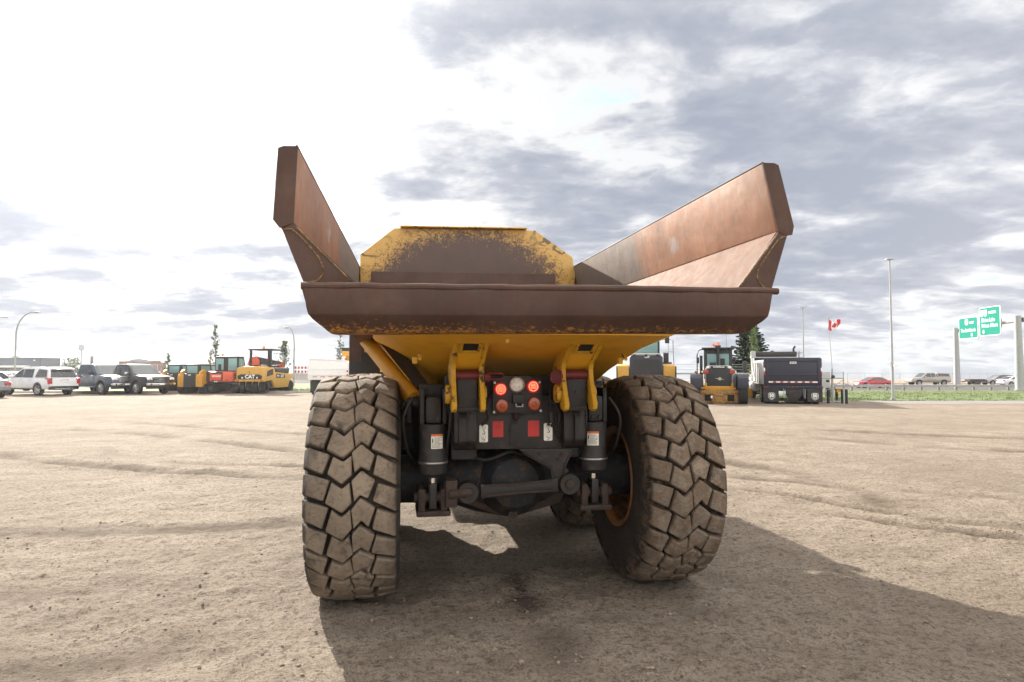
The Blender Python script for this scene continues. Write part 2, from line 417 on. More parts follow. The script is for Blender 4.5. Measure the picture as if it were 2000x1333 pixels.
def dirt_mat():
    m, N, b, oc = newmat('packed_dirt')
    n1 = N.noise(oc, .35, 6, .6); n2 = N.noise(oc, 2.2, 8, .66); n3 = N.noise(oc, 22, 8, .7); n4 = N.noise(N.scalev(oc, (.5, 2.2, 1)), 1.4, 6, .65)
    c = N.mix(N.ramp(n1, [(.35, 0), (.65, 1)]), (.255, .212, .170), (.340, .287, .232))
    c = N.mix(N.math('MULTIPLY', N.ramp(n2, [(.42, 0), (.64, 1)]), .5), c, (.165, .128, .096))
    c = N.mix(N.math('MULTIPLY', N.ramp(n4, [(.5, 0), (.66, 1)]), .4), c, (.18, .142, .108))
    c = N.mix(N.math('MULTIPLY', N.ramp(n3, [(.50, 0), (.62, 1)]), .75), c, (.10, .078, .06))
    nf = N.noise(oc, 70, 5, .7); c = N.mix(N.math('MULTIPLY', N.ramp(nf, [(.51, 0), (.64, 1)]), .8), c, (.085, .068, .052))
    c = N.mix(N.math('MULTIPLY', N.ramp(n3, [(.30, 1), (.42, 0)]), .4), c, (.33, .285, .23))
    # small stones
    v = N.n('ShaderNodeTexVoronoi', {'Vector': oc, 'Scale': 26.0, 'Randomness': 1.0}); vc = v.outputs['Color']
    sv = N.n('ShaderNodeSeparateColor', {'Color': vc}); st = N.math('MULTIPLY', N.ramp(v.outputs['Distance'], [(.22, 1), (.3, 0)]), N.ramp(sv.outputs[0], [(.86, 0), (.88, 1)]))
    c = N.mix(N.math('MULTIPLY', st, .8), c, N.mix(sv.outputs[1], (.09, .075, .06), (.24, .21, .185)))
    v2 = N.n('ShaderNodeTexVoronoi', {'Vector': oc, 'Scale': 64.0, 'Randomness': 1.0}); s2 = N.n('ShaderNodeSeparateColor', {'Color': v2.outputs['Color']}); st2 = N.math('MULTIPLY', N.ramp(v2.outputs['Distance'], [(.26, 1), (.36, 0)]), N.ramp(s2.outputs[0], [(.70, 0), (.73, 1)]))
    st2 = N.math('MULTIPLY', st2, N.ramp(N.noise(oc, 1.7, 4, .6), [(.40, .15), (.58, 1)])); c = N.mix(N.math('MULTIPLY', st2, .75), c, N.mix(s2.outputs[1], (.085, .068, .054), (.27, .23, .19)))
    rt = N.n('ShaderNodeAttribute', attribute_name='rut').outputs['Fac']
    c = N.mix(N.math('MULTIPLY', rt, N.ramp(n2, [(.3, .45), (.6, .95)])), c, (.105, .08, .06))   # darker along the ruts
    # drips of oil on the soil behind the axle
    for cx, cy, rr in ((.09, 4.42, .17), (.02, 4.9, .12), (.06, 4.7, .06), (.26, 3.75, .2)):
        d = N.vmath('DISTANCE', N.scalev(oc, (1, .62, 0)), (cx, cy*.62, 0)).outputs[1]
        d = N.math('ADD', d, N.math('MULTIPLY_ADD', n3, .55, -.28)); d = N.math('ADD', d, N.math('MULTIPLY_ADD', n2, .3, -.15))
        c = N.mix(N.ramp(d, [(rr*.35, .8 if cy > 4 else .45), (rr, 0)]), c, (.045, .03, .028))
    bp = N.n('ShaderNodeBump', {'Height': N.math('ADD', N.math('ADD', N.math('MULTIPLY', n3, 1.0), N.math('MULTIPLY', n2, 1.3)), N.math('ADD', N.math('MULTIPLY', st, .6), N.math('ADD', N.math('MULTIPLY', st2, .35), N.math('MULTIPLY', nf, .5)))), 'Strength': .85, 'Distance': .05})
    setp(N, b, base=c, rough=.92, normal=bp.outputs[0], spec=.15)
    return m
DIRT = dirt_mat()
ground = link('ground', ground_mesh(), DIRT); tag(ground, kind='structure')

def strip(name, m, x0, x1, f0, f1, lift, nx=120, ny=14, kind='structure', wob=0):
    xs = np.linspace(x0, x1, nx); V = []
    for j in range(ny):
        t = j/(ny-1)
        for x in xs:
            a, b = float(f0(x)), float(f1(x)); y = a+(b-a)*t
            if wob and j in (0, ny-1): y += wob*math.sin(x*2.1)*math.sin(x*.7+j)
            V.append((x, y, tz(x, y)+lift))
    Fc = [(j*nx+i, j*nx+i+1, (j+1)*nx+i+1, (j+1)*nx+i) for j in range(ny-1) for i in range(nx-1)]
    o = raw(name, V, Fc, m); o.data.polygons.foreach_set('use_smooth', [True]*len(Fc)); return tag(o, kind=kind)
GRASSM = mat('grass_blade', (.15, .20, .06), .8, var=.35, scale=.6, dirt=.2, dirtc=(.17, .17, .06))
SOILG = mat('grassy_soil', (.088, .125, .036), .9, var=.35, scale=1.2, dirt=.35, dirtc=(.14, .14, .055), bump=.6, bscale=25)
strip('verge_ground', SOILG, -160, 160, lambda x: edge_y(x)+.5, lambda x: 72.5, .012, 300, 16)
ASPH = mat('asphalt', (.12, .12, .12), .95, var=.15, scale=1.5, bump=.3, spec=.05)
strip('road', ASPH, -260, 260, lambda x: 76, lambda x: 101, .02, 60, 6)
GRAVELL = mat('gravel_lane', (.19, .175, .16), .95, var=.15, scale=2, bump=.4)
strip('driveway', GRAVELL, 17.5, 70, lambda x: 29.6, lambda x: edge_y(x)+.5, .008, 120, 8, wob=.15)
BROWNF = mat('far_brown_field', (.26, .195, .145), .95, var=.25, scale=.03)
strip('far_field', BROWNF, -900, 900, lambda x: 113, lambda x: 900, .05, 80, 20)
def grass_blades():
    V = []; Fc = []
    def tuft(x, y, h, n):
        for _ in range(n):
            a = rnd.uniform(0, 2*PI); bx, by = x+rnd.gauss(0, .09), y+rnd.gauss(0, .09); w = rnd.uniform(.012, .03); hh = h*rnd.uniform(.5, 1.2)
            z = tz(bx, by); k = len(V); l = rnd.uniform(0, .5)*hh
            V.extend([(bx-w*math.cos(a), by-w*math.sin(a), z), (bx+w*math.cos(a), by+w*math.sin(a), z), (bx+l*math.sin(a), by-l*math.cos(a), z+hh)]); Fc.append((k, k+1, k+2))
    for _ in range(5200):
        x = rnd.uniform(15, 62); e = float(edge_y(x))+.4; y = e+(71-e)*rnd.random()**1.5
        if x > y*.85: continue
        tuft(x, y, rnd.choice((.04, .06, .09)), 6)
    for _ in range(900):
        x = rnd.uniform(-24, -8); y = 44.5+8*rnd.random()**1.3
        tuft(x, y, .12, 5)
    return raw('verge_grass', V, Fc, GRASSM)
tag(grass_blades(), 'short green grass on the verge along the highway', 'grass', kind='stuff')
k = MB(); k.bx(-40, -2, 43.75, 43.95, -.05, .13, .02); tag(k.build('kerb', CONC), kind='structure')

def pebbles():
    V = []; Fc = []
    t = bmesh.new(); bmesh.ops.create_icosphere(t, subdivisions=1, radius=1); base = [v.co.copy() for v in t.verts]; fs = [[v.index for v in f.verts] for f in t.faces]; t.free()
    pts = []
    for _ in range(9000):
        y = 2.2+11*rnd.random()**1.7; x = rnd.uniform(-.95, .95)*y*.85
        r = .0028+.011*rnd.random()**9
        pts.append((x, y, r))
    for _ in range(90):
        y = rnd.uniform(2.4, 4.5); x = rnd.gauss(.9, .9); pts.append((x, y, rnd.uniform(.005, .016)))
    P = np.array(pts); Z = terrain(P[:, 0], P[:, 1])+relief(P[:, 0], P[:, 1])
    for (x, y, r), z in zip(pts, Z):
        k = len(V); sx, sy, sz = rnd.uniform(.7, 1.4), rnd.uniform(.7, 1.3), rnd.uniform(.4, .8); a = rnd.uniform(0, PI); c, s = math.cos(a), math.sin(a)
        for b in base:
            q = 1+rnd.uniform(-.18, .18); u, v = b.x*sx*q, b.y*sy*q
            V.append((x+r*(u*c-v*s), y+r*(u*s+v*c), z+r*(b.z*sz*q+.25)))
        Fc.extend([[k+i for i in f] for f in fs])
    return raw('gravel', V, Fc, mat('pebble_stone', (.225, .18, .14), .9, var=.4, scale=9, spec=.2))
tag(pebbles(), 'loose pebbles scattered over the dirt yard', 'gravel', kind='stuff')
# ================================================================== articulated dump truck
TH = .178
truck = empty('dump_truck', (-.035, 4.87, 0), TH, 'yellow articulated dump truck with rusty body and lit red tail lamps, seen from behind', 'dump truck')
def tyre_mesh(w=.265, Rt=.80, rows=29, seed=1):
    rr = random.Random(seed); mb = MB()
    prof = [(-.24, .36), (-.268, .385), (-.292, .46), (-.298, .56), (-.29, .66), (-.262, .722), (-.15, .733), (0, .737), (.15, .733), (.262, .722), (.29, .66), (.298, .56), (.292, .46), (.268, .385), (.24, .36)]
    mb.lathe(prof, n=90)
    zig = [(-1.0, .06), (-.50, -.26), (-.20, -.56), (.22, .06), (.52, -.30), (1.0, -.66)]
    def zz(x):
        for (a, p), (b, q) in zip(zig, zig[1:]):
            if x <= b: return p+(q-p)*(x-a)/(b-a)
        return zig[-1][1]
    def rad(x): return Rt-.012*x*x-.022*max(0, abs(x)-.72)/.28
    # column borders at the top of a block row and how far they slide by its bottom
    bord = [(-1.0, 0), (-.47, -.13), (-.02, .06), (.55, -.12), (1.0, 0)]
    pitch = 2*PI/rows
    for i in range(rows):
        for ci in range(4):
            (xa, sa), (xb, sb) = bord[ci], bord[ci+1]
            ga = (0, .038, .014, .038)[ci]; gb = (.038, .014, .038, 0)[ci]; g = .090
            def line(y0, off):
                f = 0 if off == 0 else 1
                x0, x1 = xa+sa*f+ga, xb+sb*f-gb
                xs = [x0]+[x for x, _ in zig if x0+.07 < x < x1-.07]+[x1]
                return [(x, zz(x)+y0) for x in xs]
            A = line(-g, 0); B = line(-1+g, 1)
            poly = A+B[::-1]
            cx = sum(p[0] for p in poly)/len(poly); cy = sum(p[1] for p in poly)/len(poly)
            t = bmesh.new(); hi = []; lo = []
            for (x, y) in poly:
                edge = abs(x) > .97
                x1 = x if edge else x+rr.uniform(-.026, .026); y1 = y+rr.uniform(-.05, .05)
                r = rad(x1)+rr.uniform(-.008, .003)
                def pt(x, y, r): a = -(i+y)*pitch; return (x*w, r*math.cos(a), r*math.sin(a))
                hi.append(t.verts.new(pt(x1, y1, r)))
                xl = cx+(x1-cx)*1.07; yl = cy+(y1-cy)*1.11
                if edge: lo.append(t.verts.new(pt(x1*1.13, yl, .69)))
                else: lo.append(t.verts.new(pt(xl, yl, .725)))
            t.faces.new(hi); t.faces.new(lo[::-1]); n = len(hi)
            for q in range(n): t.faces.new((hi[q], lo[q], lo[(q+1) % n], hi[(q+1) % n]))
            mb._take(t, None, .013, 3, .6)
    return mb
def rim_mesh(sg):
    """sg=+1 : deep inner side faces -x"""
    mb = MB()
    mb.lathe([(-.245, .372), (-.235, .345), (-.16, .325), (.02, .30), (.06, .12), (.10, .12), (.12, .30), (.16, .325), (.235, .345), (.245, .372)], n=48)
    mb.cyl((-.12, 0, 0), (.12, 0, 0), .17, n=28, bev=.01)
    for k in range(16):
        a = 2*PI*k/16; mb.cyl((-.005, .235*math.cos(a), .235*math.sin(a)), (.04, .235*math.cos(a), .235*math.sin(a)), .014, n=6)
    return mb
FLANGE = mat('orange_rim_flange', (.22, .085, .018), .6, var=.4, scale=3, dirt=.4, dirtc=(.06, .035, .02))
def add_wheel(u, v, tm, rz=0, mesh=None, rot=0):
    wp = part('wheel', truck, (u, v, .778), (rot, 0, rz)); wp.scale = (1, .981, .981)
    if mesh: t = bpy.data.objects.new('tyre', mesh); col.objects.link(t); t.parent = wp
    else: t = tyre_mesh().build('tyre', tm, wp, .5)
    rim_mesh(1).build('rim', RIM, wp)
    f = MB()
    for sg in (-1, 1): f.lathe([(sg*.245, .37), (sg*.272, .392), (sg*.284, .388), (sg*.280, .372), (sg*.255, .345), (sg*.235, .342)], n=56)
    f.build('rim_flange', FLANGE, wp)
    return t
tl = add_wheel(-1.095, 0, TYRE, rot=.06)
tr = add_wheel(1.12, 0, TYREMUD, rot=.0)
for u in (-1.095, 1.095):
    mid = add_wheel(u, 1.74, None, mesh=(tl if u < 0 else tr).data, rot=.11)
for u in (-1.12, 1.12): add_wheel(u-.95*.0, 5.9, None, mesh=tl.data, rot=.3)

# ---- dump body
L = [(1.361, 2.80), (1.43, 2.797), (1.458, 2.785), (1.478, 2.396), (1.444, 2.353), (1.373, 2.381)]
Rr = [(1.372, 2.868), (1.448, 2.870), (1.476, 2.858), (1.500, 2.766), (1.572, 2.482), (1.560, 2.428), (1.525, 2.422), (1.463, 2.445)]
def wall(sec, sg, dx, name='side_wall'):
    r0 = [(sg*u, -1.25, z) for u, z in sec]; r1 = [(sg*(u-dx), 2.86, z) for u, z in sec]
    mb = MB(); n = 8
    rings = [[Vector(a).lerp(Vector(b), t/n) for a, b in zip(r0, r1)] for t in range(n+1)]
    mb.loft(rings, bev=.012)
    o = mb.build(name, RUSTWALL, truck)
    c = MB(); c.prism([(sg*(u+(.004 if i else 0)), z) for i, (u, z) in enumerate(sec)], 'y', -1.2575, -1.2515); c.build('end_cap', RUST, o)
    c = MB(); k = 3 if len(sec) == 8 else 2; n0, n1 = sec[0], sec[2]
    q = lambda u, v, z: (sg*u, v, z)
    c.tube([q(sec[0][0]+.006, -1.25, sec[0][1]+.002), q(sec[0][0]-dx+.006, 2.86, sec[0][1]+.002)], .007, 6); c.build('edge_bead', RUST, o)
    return o
wl = wall(L, -1, .10); wr = wall(Rr, 1, .06)
def chine(sg, up, lo, outer, dx, zf):
    """plate between wall foot and floor: solid behind the plate"""
    mb = MB()
    rear = [(sg*up[0], -1.248, up[1]), (sg*outer[0], -1.248, outer[1]), (sg*1.316, -1.248, 2.05), (sg*lo[0], -1.248, 2.055)]
    mid = [(sg*(up[0]-dx*.45), .8, up[1]), (sg*(outer[0]-dx*.45), .8, outer[1]-.02), (sg*1.12, .8, 1.80), (sg*.88, .8, 1.85)]
    fr = [(sg*(up[0]-dx), 2.82, up[1]), (sg*(outer[0]-dx), 2.82, outer[1]-.02), (sg*1.0, 2.82, 1.70), (sg*.80, 2.82, 1.78)]
    mb.loft([rear, mid, fr])
    return mb.build('chine_plate', RUSTFLOOR, truck)
chine(-1, (1.374, 2.382), (1.036, 2.07), (1.437, 2.350), .10, 0)
chine(1, (1.462, 2.444), (1.185, 2.10), (1.522, 2.420), .06, 0)
BEAD = mat('yellow_weld_paint', (.34, .20, .06), .7, var=.6, scale=30, dirt=.75, dirtc=(.08, .055, .042))
def gusset(sg, pts, *beads):
    mb = MB(); mb.prism([(sg*a, b) for a, b in pts], 'y', -1.262, -1.2495)
    g = mb.build('end_gusset', RUST, truck)
    for bead in beads:
        b2 = MB(); b2.tube([(sg*a, -1.262, z) for a, z in bead], .0055, 6); b2.build('weld_bead', BEAD, g, 3)
gusset(-1, [(1.436, 2.348), (1.376, 2.378), (1.040, 2.06), (1.305, 2.05)], [(1.42, 2.345), (1.385, 2.347), (1.34, 2.31), (1.29, 2.255), (1.245, 2.20), (1.222, 2.15), (1.22, 2.11), (1.25, 2.072), (1.30, 2.062)],
       [(1.36, 2.358), (1.28, 2.279), (1.2, 2.199), (1.11, 2.112), (1.06, 2.07), (1.2, 2.062)])
gusset(1, [(1.524, 2.418), (1.466, 2.440), (1.190, 2.09), (1.405, 2.06)], [(1.51, 2.415), (1.47, 2.40), (1.43, 2.35), (1.37, 2.27), (1.325, 2.2), (1.318, 2.16), (1.335, 2.12), (1.38, 2.085), (1.41, 2.08)],
       [(1.455, 2.42), (1.38, 2.32), (1.3, 2.22), (1.22, 2.12), (1.205, 2.095), (1.3, 2.085)])
# floor: ramp up to the tail
fl = MB(); fl.prism([(-1.26, 2.035), (-1.26, 1.98), (.8, 1.80), (2.84, 1.73), (2.84, 1.78), (.8, 1.85)], 'x', -.98, 1.05); fl.build('floor_plate', RUSTFLOOR, truck)
# tail lip: rounded channel across the back
prof = [(-1.27, 2.050, 1.33), (-1.395, 2.042, 1.33), (-1.405, 2.015, 1.310), (-1.405, 1.930, 1.300), (-1.402, 1.895, 1.290), (-1.385, 1.870, 1.270), (-1.33, 1.808, 1.192), (-1.29, 1.800, 1.180), (-1.20, 1.800, 1.170), (-1.20, 2.042, 1.300)]
lp = MB(); lp.loft([[(hw*1.0*t+.012, v, z+.013*t) for v, z, hw in prof] for t in (-1, -.5, 0, .5, 1)], bev=.006)
lip = lp.build('tail_lip', RUSTLIP, truck)
lb = MB(); lb.tube([(-1.315+2.69*k/26, -1.386+rnd.uniform(-.003, .003), 2.030+.032*k/26+rnd.uniform(-.0035, .0035)) for k in range(27)], [.020+rnd.uniform(-.002, .001) for k in range(27)], 10); lb.build('lip_edge_bar', RUST, lip)
# headboard
hb = MB(); hb.prism([(-1.257, 2.72), (-1.255, 2.945), (-.87, 3.262), (.826, 3.300), (1.300, 2.985), (1.335, 2.765), (1.2, 1.8), (-1.2, 1.8)], 'y', 2.80, 2.88, .006)
head = hb.build('headboard', HEADB, truck)
f4 = MB(); f4.bx(-1.36, -1.24, 2.83, 2.86, 1.7, 2.80); f4.build('corner_plate', RUST, head); f4 = MB(); f4.bx(1.24, 1.40, 2.83, 2.86, 1.7, 2.80); f4.build('corner_plate', RUST, head)
f2 = MB(); f2.bx(-.80, .72, -.06, .09, .008, .022, .004); q = f2.build('headboard_flange', YELCHIP, head); o_ = q; q.rotation_euler = (0, -.0224, 0); q.location = (0, 2.80, 3.281)
f3 = MB(); f3.prism([(-1.13, 1.82), (-1.13, 2.74), (1.07, 2.765), (1.09, 1.82)], 'y', 2.765, 2.797, .006); f3.build('headboard_lower_band', RUST, head)
# belly of the body
bl = MB()
def bs(v, tw, bw, zt, zb, tr=None, br=None): return [(-tw, v, zt), (tr or tw, v, zt), (br or bw, v, zb), (-bw, v, zb)]
bl.loft([bs(-1.28, .96, .74, 1.806, 1.797, .78), bs(-.75, .97, .66, 1.83, 1.74, .79, .775), bs(-.1, 1.0, .55, 1.83, 1.60, .80, .775), bs(.5, 1.0, .48, 1.83, 1.39, .86, .72), bs(2.8, .98, .5, 1.72, 1.40)])
bl.build('belly_plate', YELBELLY, truck)
for u in (-.72, .60):
    b = MB(); b.cyl((u+.03, -.80, 1.70), (u+.03, -.86, 1.665), .011, n=8); b.box((u, -.82, 1.655), (.03, .05, .04), .005); b.cyl((u, -.85, 1.65), (u, -.852, 1.65), .009); b.build('grease_fitting', YELCHIP, truck)
sp = MB(); sp.box((-.20, -1.15, 1.765), (.02, .02, .02)); sp.build('weld_stub', YELCHIP, truck)

# ---- hinge brackets (two pairs of plates)
pl = [(-1.10, 1.822), (-1.00, 1.80), (-.80, 1.70), (-.69, 1.635), (-.672, 1.60), (-.685, 1.53), (-.735, 1.43), (-.768, 1.375), (-.758, 1.342), (-.72, 1.326), (-.66, 1.335), (-.59, 1.42), (-.52, 1.5), (-.40, 1.60), (-.6, 1.72), (-.95, 1.83)]
for u0, u1 in ((-.468, -.285), (.262, .452)):
    br = MB(); br.prism(pl, 'x', u0-.016, u0+.016, .006); brk = br.build('hinge_bracket', YELCHIP, truck)
    br = MB(); br.prism(pl, 'x', u1-.016, u1+.016, .006); br.build('hinge_bracket', YELCHIP, truck)
    w0, w1 = u0+.017, u1-.017; m0 = (w0+w1)/2
    bp = MB(); bp.prism([(-1.01, 1.812), (-.965, 1.79), (-.77, 1.692), (-.60, 1.60), (-.58, 1.63), (-.76, 1.73), (-.95, 1.83)], 'x', w0, w1); wp = bp.build('hinge_web', YELBELLY, truck)
    # black plate colours in the slot's shade, inside its welded rim on the web
    c0 = Vector((m0-.005, -.885, 1.748)); dn = Vector((0, .195, -.098)).normalized(); nr = Vector((0, -.098, -.195)).normalized()
    M = Matrix((Vector((1, 0, 0)), dn, nr)).transposed()
    rimm = MB()
    for a, b, sx, sy in ((0, -.068, .13, .018), (0, .068, .13, .018), (-.056, 0, .018, .118), (.056, 0, .018, .118)):
        rimm.box(c0+M @ Vector((a, b, .006)), (sx, sy, .02), .004, M.to_4x4())
    rimm.build('slot_rim', YELCHIP, wp)
    hol = MB(); hol.box(c0+M @ Vector((0, 0, .0005)), (.094, .118, .006), 0, M.to_4x4()); hol.build('slot_shade_plate', mat('slot_shadow_black', (.012, .011, .011), .9, var=.1), wp)
    bo = MB(); bo.cyl((u0-.050, -.64, 1.44), (u0-.018, -.64, 1.44), .062, n=20, bev=.008); bo.build('pivot_boss', YELCHIP, truck); bo = MB(); bo.cyl((u1+.018, -.65, 1.44), (u1+.03, -.65, 1.44), .055, n=20, bev=.004); bo.build('pivot_boss', YELCHIP, truck)
    lg = MB(); lg.box((m0, -.56, 1.43), (w1-w0-.012, .20, .22), .02); lg.cyl((m0, -.665, 1.45), (m0, -.672, 1.45), .014, n=10); lg.box((m0, -.664, 1.345), (.13, .012, .012)); lg.build('hinge_lug', DARK, truck)
# red locking pins
rp = MB(); rp.cyl((-.452, -.63, 1.560), (-.300, -.63, 1.560), .034, n=20, bev=.004); rp.build('locking_pin', REDPAINT, truck)
rp = MB(); rp.cyl((-.27, -.70, 1.552), (-.235, -.70, 1.552), .032, n=16)
rp.tube([(-.24, -.70, 1.572), (-.165, -.71, 1.576), (-.150, -.71, 1.568), (-.150, -.71, 1.546), (-.165, -.71, 1.538), (-.24, -.70, 1.535)], .007, 8); rp.build('pin_handle', REDPAINT, truck)
rp = MB(); rp.cyl((.275, -.63, 1.565), (.436, -.63, 1.565), .034, n=20, bev=.004); rp.build('locking_pin', REDPAINT, truck)
rp = MB(); rp.cyl((.238, -.62, 1.555), (.215, -.68, 1.552), .040, n=20, bev=.004)
rp.tube([(.225, -.72, 1.592), (.175, -.74, 1.588), (.160, -.74, 1.575), (.160, -.74, 1.53), (.172, -.74, 1.517), (.225, -.72, 1.513), (.236, -.71, 1.525), (.236, -.71, 1.585), (.225, -.72, 1.592)], .007, 8); rp.build('pin_handle', REDPAINT, truck)

# ---- rear frame
fr = MB()
for u in (-.37, .37): fr.bx(u-.09, u+.09, -.40, 3.9, .98, 1.40, .02)
fr.bx(-.3, .3, .6, .9, 1.0, 1.38, .02); fr.bx(-.55, .55, 1.9, 2.3, .95, 1.35, .03); fr.bx(-.4, .4, 3.6, 4.6, .75, 1.45, .05)
fr.bx(-.50, .50, -.39, -.30, 1.36, 1.56, .02); fr.build('rear_frame', DARK, truck)
bk = MB(); bk.cyl((-.86, .32, 1.12), (-.86, .62, 1.12), .16, n=20, bev=.02); bk.bx(-.95, -.44, .62, .66, .86, 1.5); bk.build('gap_blocker', GREASE, truck)  # dark drum and plate added to block the bright ground behind
bk = MB(); bk.bx(.44, .95, .62, .66, .86, 1.5); bk.build('blocking_plate', GREASE, truck)  # dark plate added to close the sunlit gap on this side
tp = MB(); tp.prism([(-.45, 1.08), (-.425, 1.058), (.415, 1.052), (.445, 1.075), (.452, 1.42), (-.455, 1.42)], 'y', -.46, -.40, .008); tp.build('tail_plate', DARK, truck)
for sg in (-1, 1):
    bl = MB(); x0 = sg*.375; bl.prism([(-.465, 1.395), (-.53, 1.36), (-.545, 1.12), (-.50, 1.065), (-.465, 1.055)], 'x', x0-.075, x0+.075, .012)
    bl.prism([(-.535, 1.33), (-.575, 1.26), (-.578, 1.12), (-.535, 1.075)], 'x', x0+sg*.02-.028, x0+sg*.02+.028, .012)
    bl.build('bump_stop', GREASE, truck)
# lamp panel
lpn = MB(); lpn.prism([(-.190, 1.520), (-.107, 1.556), (.052, 1.558), (.148, 1.523), (.151, 1.309), (-.187, 1.301)], 'y', -.515, -.50, .003); lpn.bx(-.12, .08, -.50, -.46, 1.33, 1.5)
lpn = lpn.build('lamp_panel', DARK, truck)
y0 = -.5155
def disc(name, u, z, r, d, m, parent, dome=.3, ring=None, n=28):
    mb = MB(); mb.lathe([(y0, r), (y0-d*.6, r), (y0-d, r*.86), (y0-d*(1+dome*.6), r*.45), (y0-d*(1+dome), .0005)], (u, 0, z), 'y', n, cap=True); o = mb.build(name, m, parent)
    if ring:
        q = MB(); q.lathe([(y0, r*1.02), (y0-d*1.1, r*1.02), (y0-d*1.25, r*1.12), (y0-d*.6, r*1.2), (y0, r*1.2)], (u, 0, z), 'y', n); q.build('lamp_ring', ring, o)
    return o
rv = disc('reverse_lamp', -.026, 1.498, .046, .018, LENS, lpn, .8, mat('reverse_lamp_rim', (.38, .31, .25), .35, .4))
for k in range(5):
    pass
for u, z in ((-.136, 1.466), (.088, 1.484)):
    s = disc('stop_lamp', u, z, .044, .014, STOPE, lpn, .2)
    dl = MB()
    for k in range(17):
        a = 2*PI*k/17+.1
        dl.ball((u+.030*math.cos(a), y0-.0165, z+.030*math.sin(a)), .0030, 1)
    for r, n in ((-.014, 4), (-.005, 5), (.005, 5), (.014, 4)):
        for k in range(n): dl.ball((u+(k-(n-1)/2)*.0085, y0-.019, z+r+.0025*(k % 2)), .0023, 1)
    dl.build('lamp_diodes', LED, s)
for u, z in ((-.128, 1.355), (.095, 1.366)):
    a = disc('turn_lamp', u, z, .045, .018, AMBER, lpn, .2)
    disc('lens_core', u, z, .016, .027, AMBERC, a, .3)
    for sg in (-1, 1): sc = MB(); sc.ball((u+sg*.038, y0-.014, z+sg*.004), .0034, 1); sc.build('lens_screw', STEEL, a)
nb = MB(); nb.bx(-.058, .016, y0-.035, y0, 1.372, 1.432, .01); nb = nb.build('plate_lamp', BLK, lpn)
nl = MB(); nl.bx(-.038, .012, y0-.040, y0-.036, 1.348, 1.352); nl.bx(-.038, -.033, y0-.040, y0-.004, 1.348, 1.368); nl.bx(.007, .012, y0-.040, y0-.004, 1.348, 1.368); nl.build('plate_lamp_bracket', STEEL, nb)
ft = MB(); ft.cyl((-.025, -.46, 1.315), (-.025, -.50, 1.262), .018, n=10); ft.ball((-.022, -.505, 1.272), .013, 2); ft.ball((-.030, -.51, 1.238), .011, 2); ft.build('grease_fitting', RUSTIRON, truck)
for u0, u1 in ((-.182, -.108), (.064, .143)):
    r = MB(); r.bx(u0, u1, -.463, -.4605, 1.139, 1.248); r.build('reflector', REFL, truck)
for u0, u1, z0, z1 in ((-.273, -.214, 1.106, 1.225), (.176, .237, 1.108, 1.228)):
    d = MB(); d.prism([(u0+.006, z0), (u1-.006, z0), (u1, z0+.006), (u1, z1-.006), (u1-.006, z1), (u0+.006, z1), (u0, z1-.006), (u0, z0+.006)], 'y', -.463, -.4605); d = d.build('tie_down_decal', DECAL, truck)
    m = (u0+u1)/2; pr = MB()
    def arc(cx, cz, r, a0, a1, th, n=14): pr.tube([(cx+r*math.cos(R(a0+(a1-a0)*k/n)), -.4635, cz+r*math.sin(R(a0+(a1-a0)*k/n))) for k in range(n+1)], th, 5)
    arc(m, z1-.020, .013, 0, 360, .0009); arc(m, z1-.020, .006, 0, 360, .0009)
    pr.tube([(m, -.4635, z1-.033), (m+.002, -.4635, z1-.046)], .0022, 5); arc(m+.001, z1-.056, .0085, 80, -170, .0022)
    for k in range(9): pr.bx(u0+.009+k*.0048, u0+.0115+k*.0048, -.4645, -.4625, z1-.0745, z1-.0735)
    pr.tube([(m-.016, -.4635, z0+.040), (m-.012, -.4635, z0+.022), (m, -.4635, z0+.016), (m+.012, -.4635, z0+.022), (m+.016, -.4635, z0+.040)], .0009, 5)
    arc(m+.001, z0+.027, .0065, 90, 280, .0013); arc(m+.001, z0+.0145, .0065, 90, -80, .0013); pr.tube([(m-.012, -.4635, z0+.004), (m+.012, -.4635, z0+.014)], .001, 5)
    pr.build('decal_print', INK, d)
# hose and chain hanging beside the right decal
hz = MB(); hz.tube([(.205, -.50, 1.47), (.207, -.52, 1.43), (.208, -.53, 1.33), (.210, -.53, 1.28)], .006, 8); hz.cyl((.209, -.53, 1.31), (.213, -.53, 1.24), .016, n=10); hz.ball((.196, -.52, 1.225), .012, 2); hz.ball((.222, -.52, 1.218), .014, 2); hz.cyl((.245, -.49, 1.28), (.25, -.50, 1.24), .012, n=8); hz.build('hose_coupling', GREASE, truck)

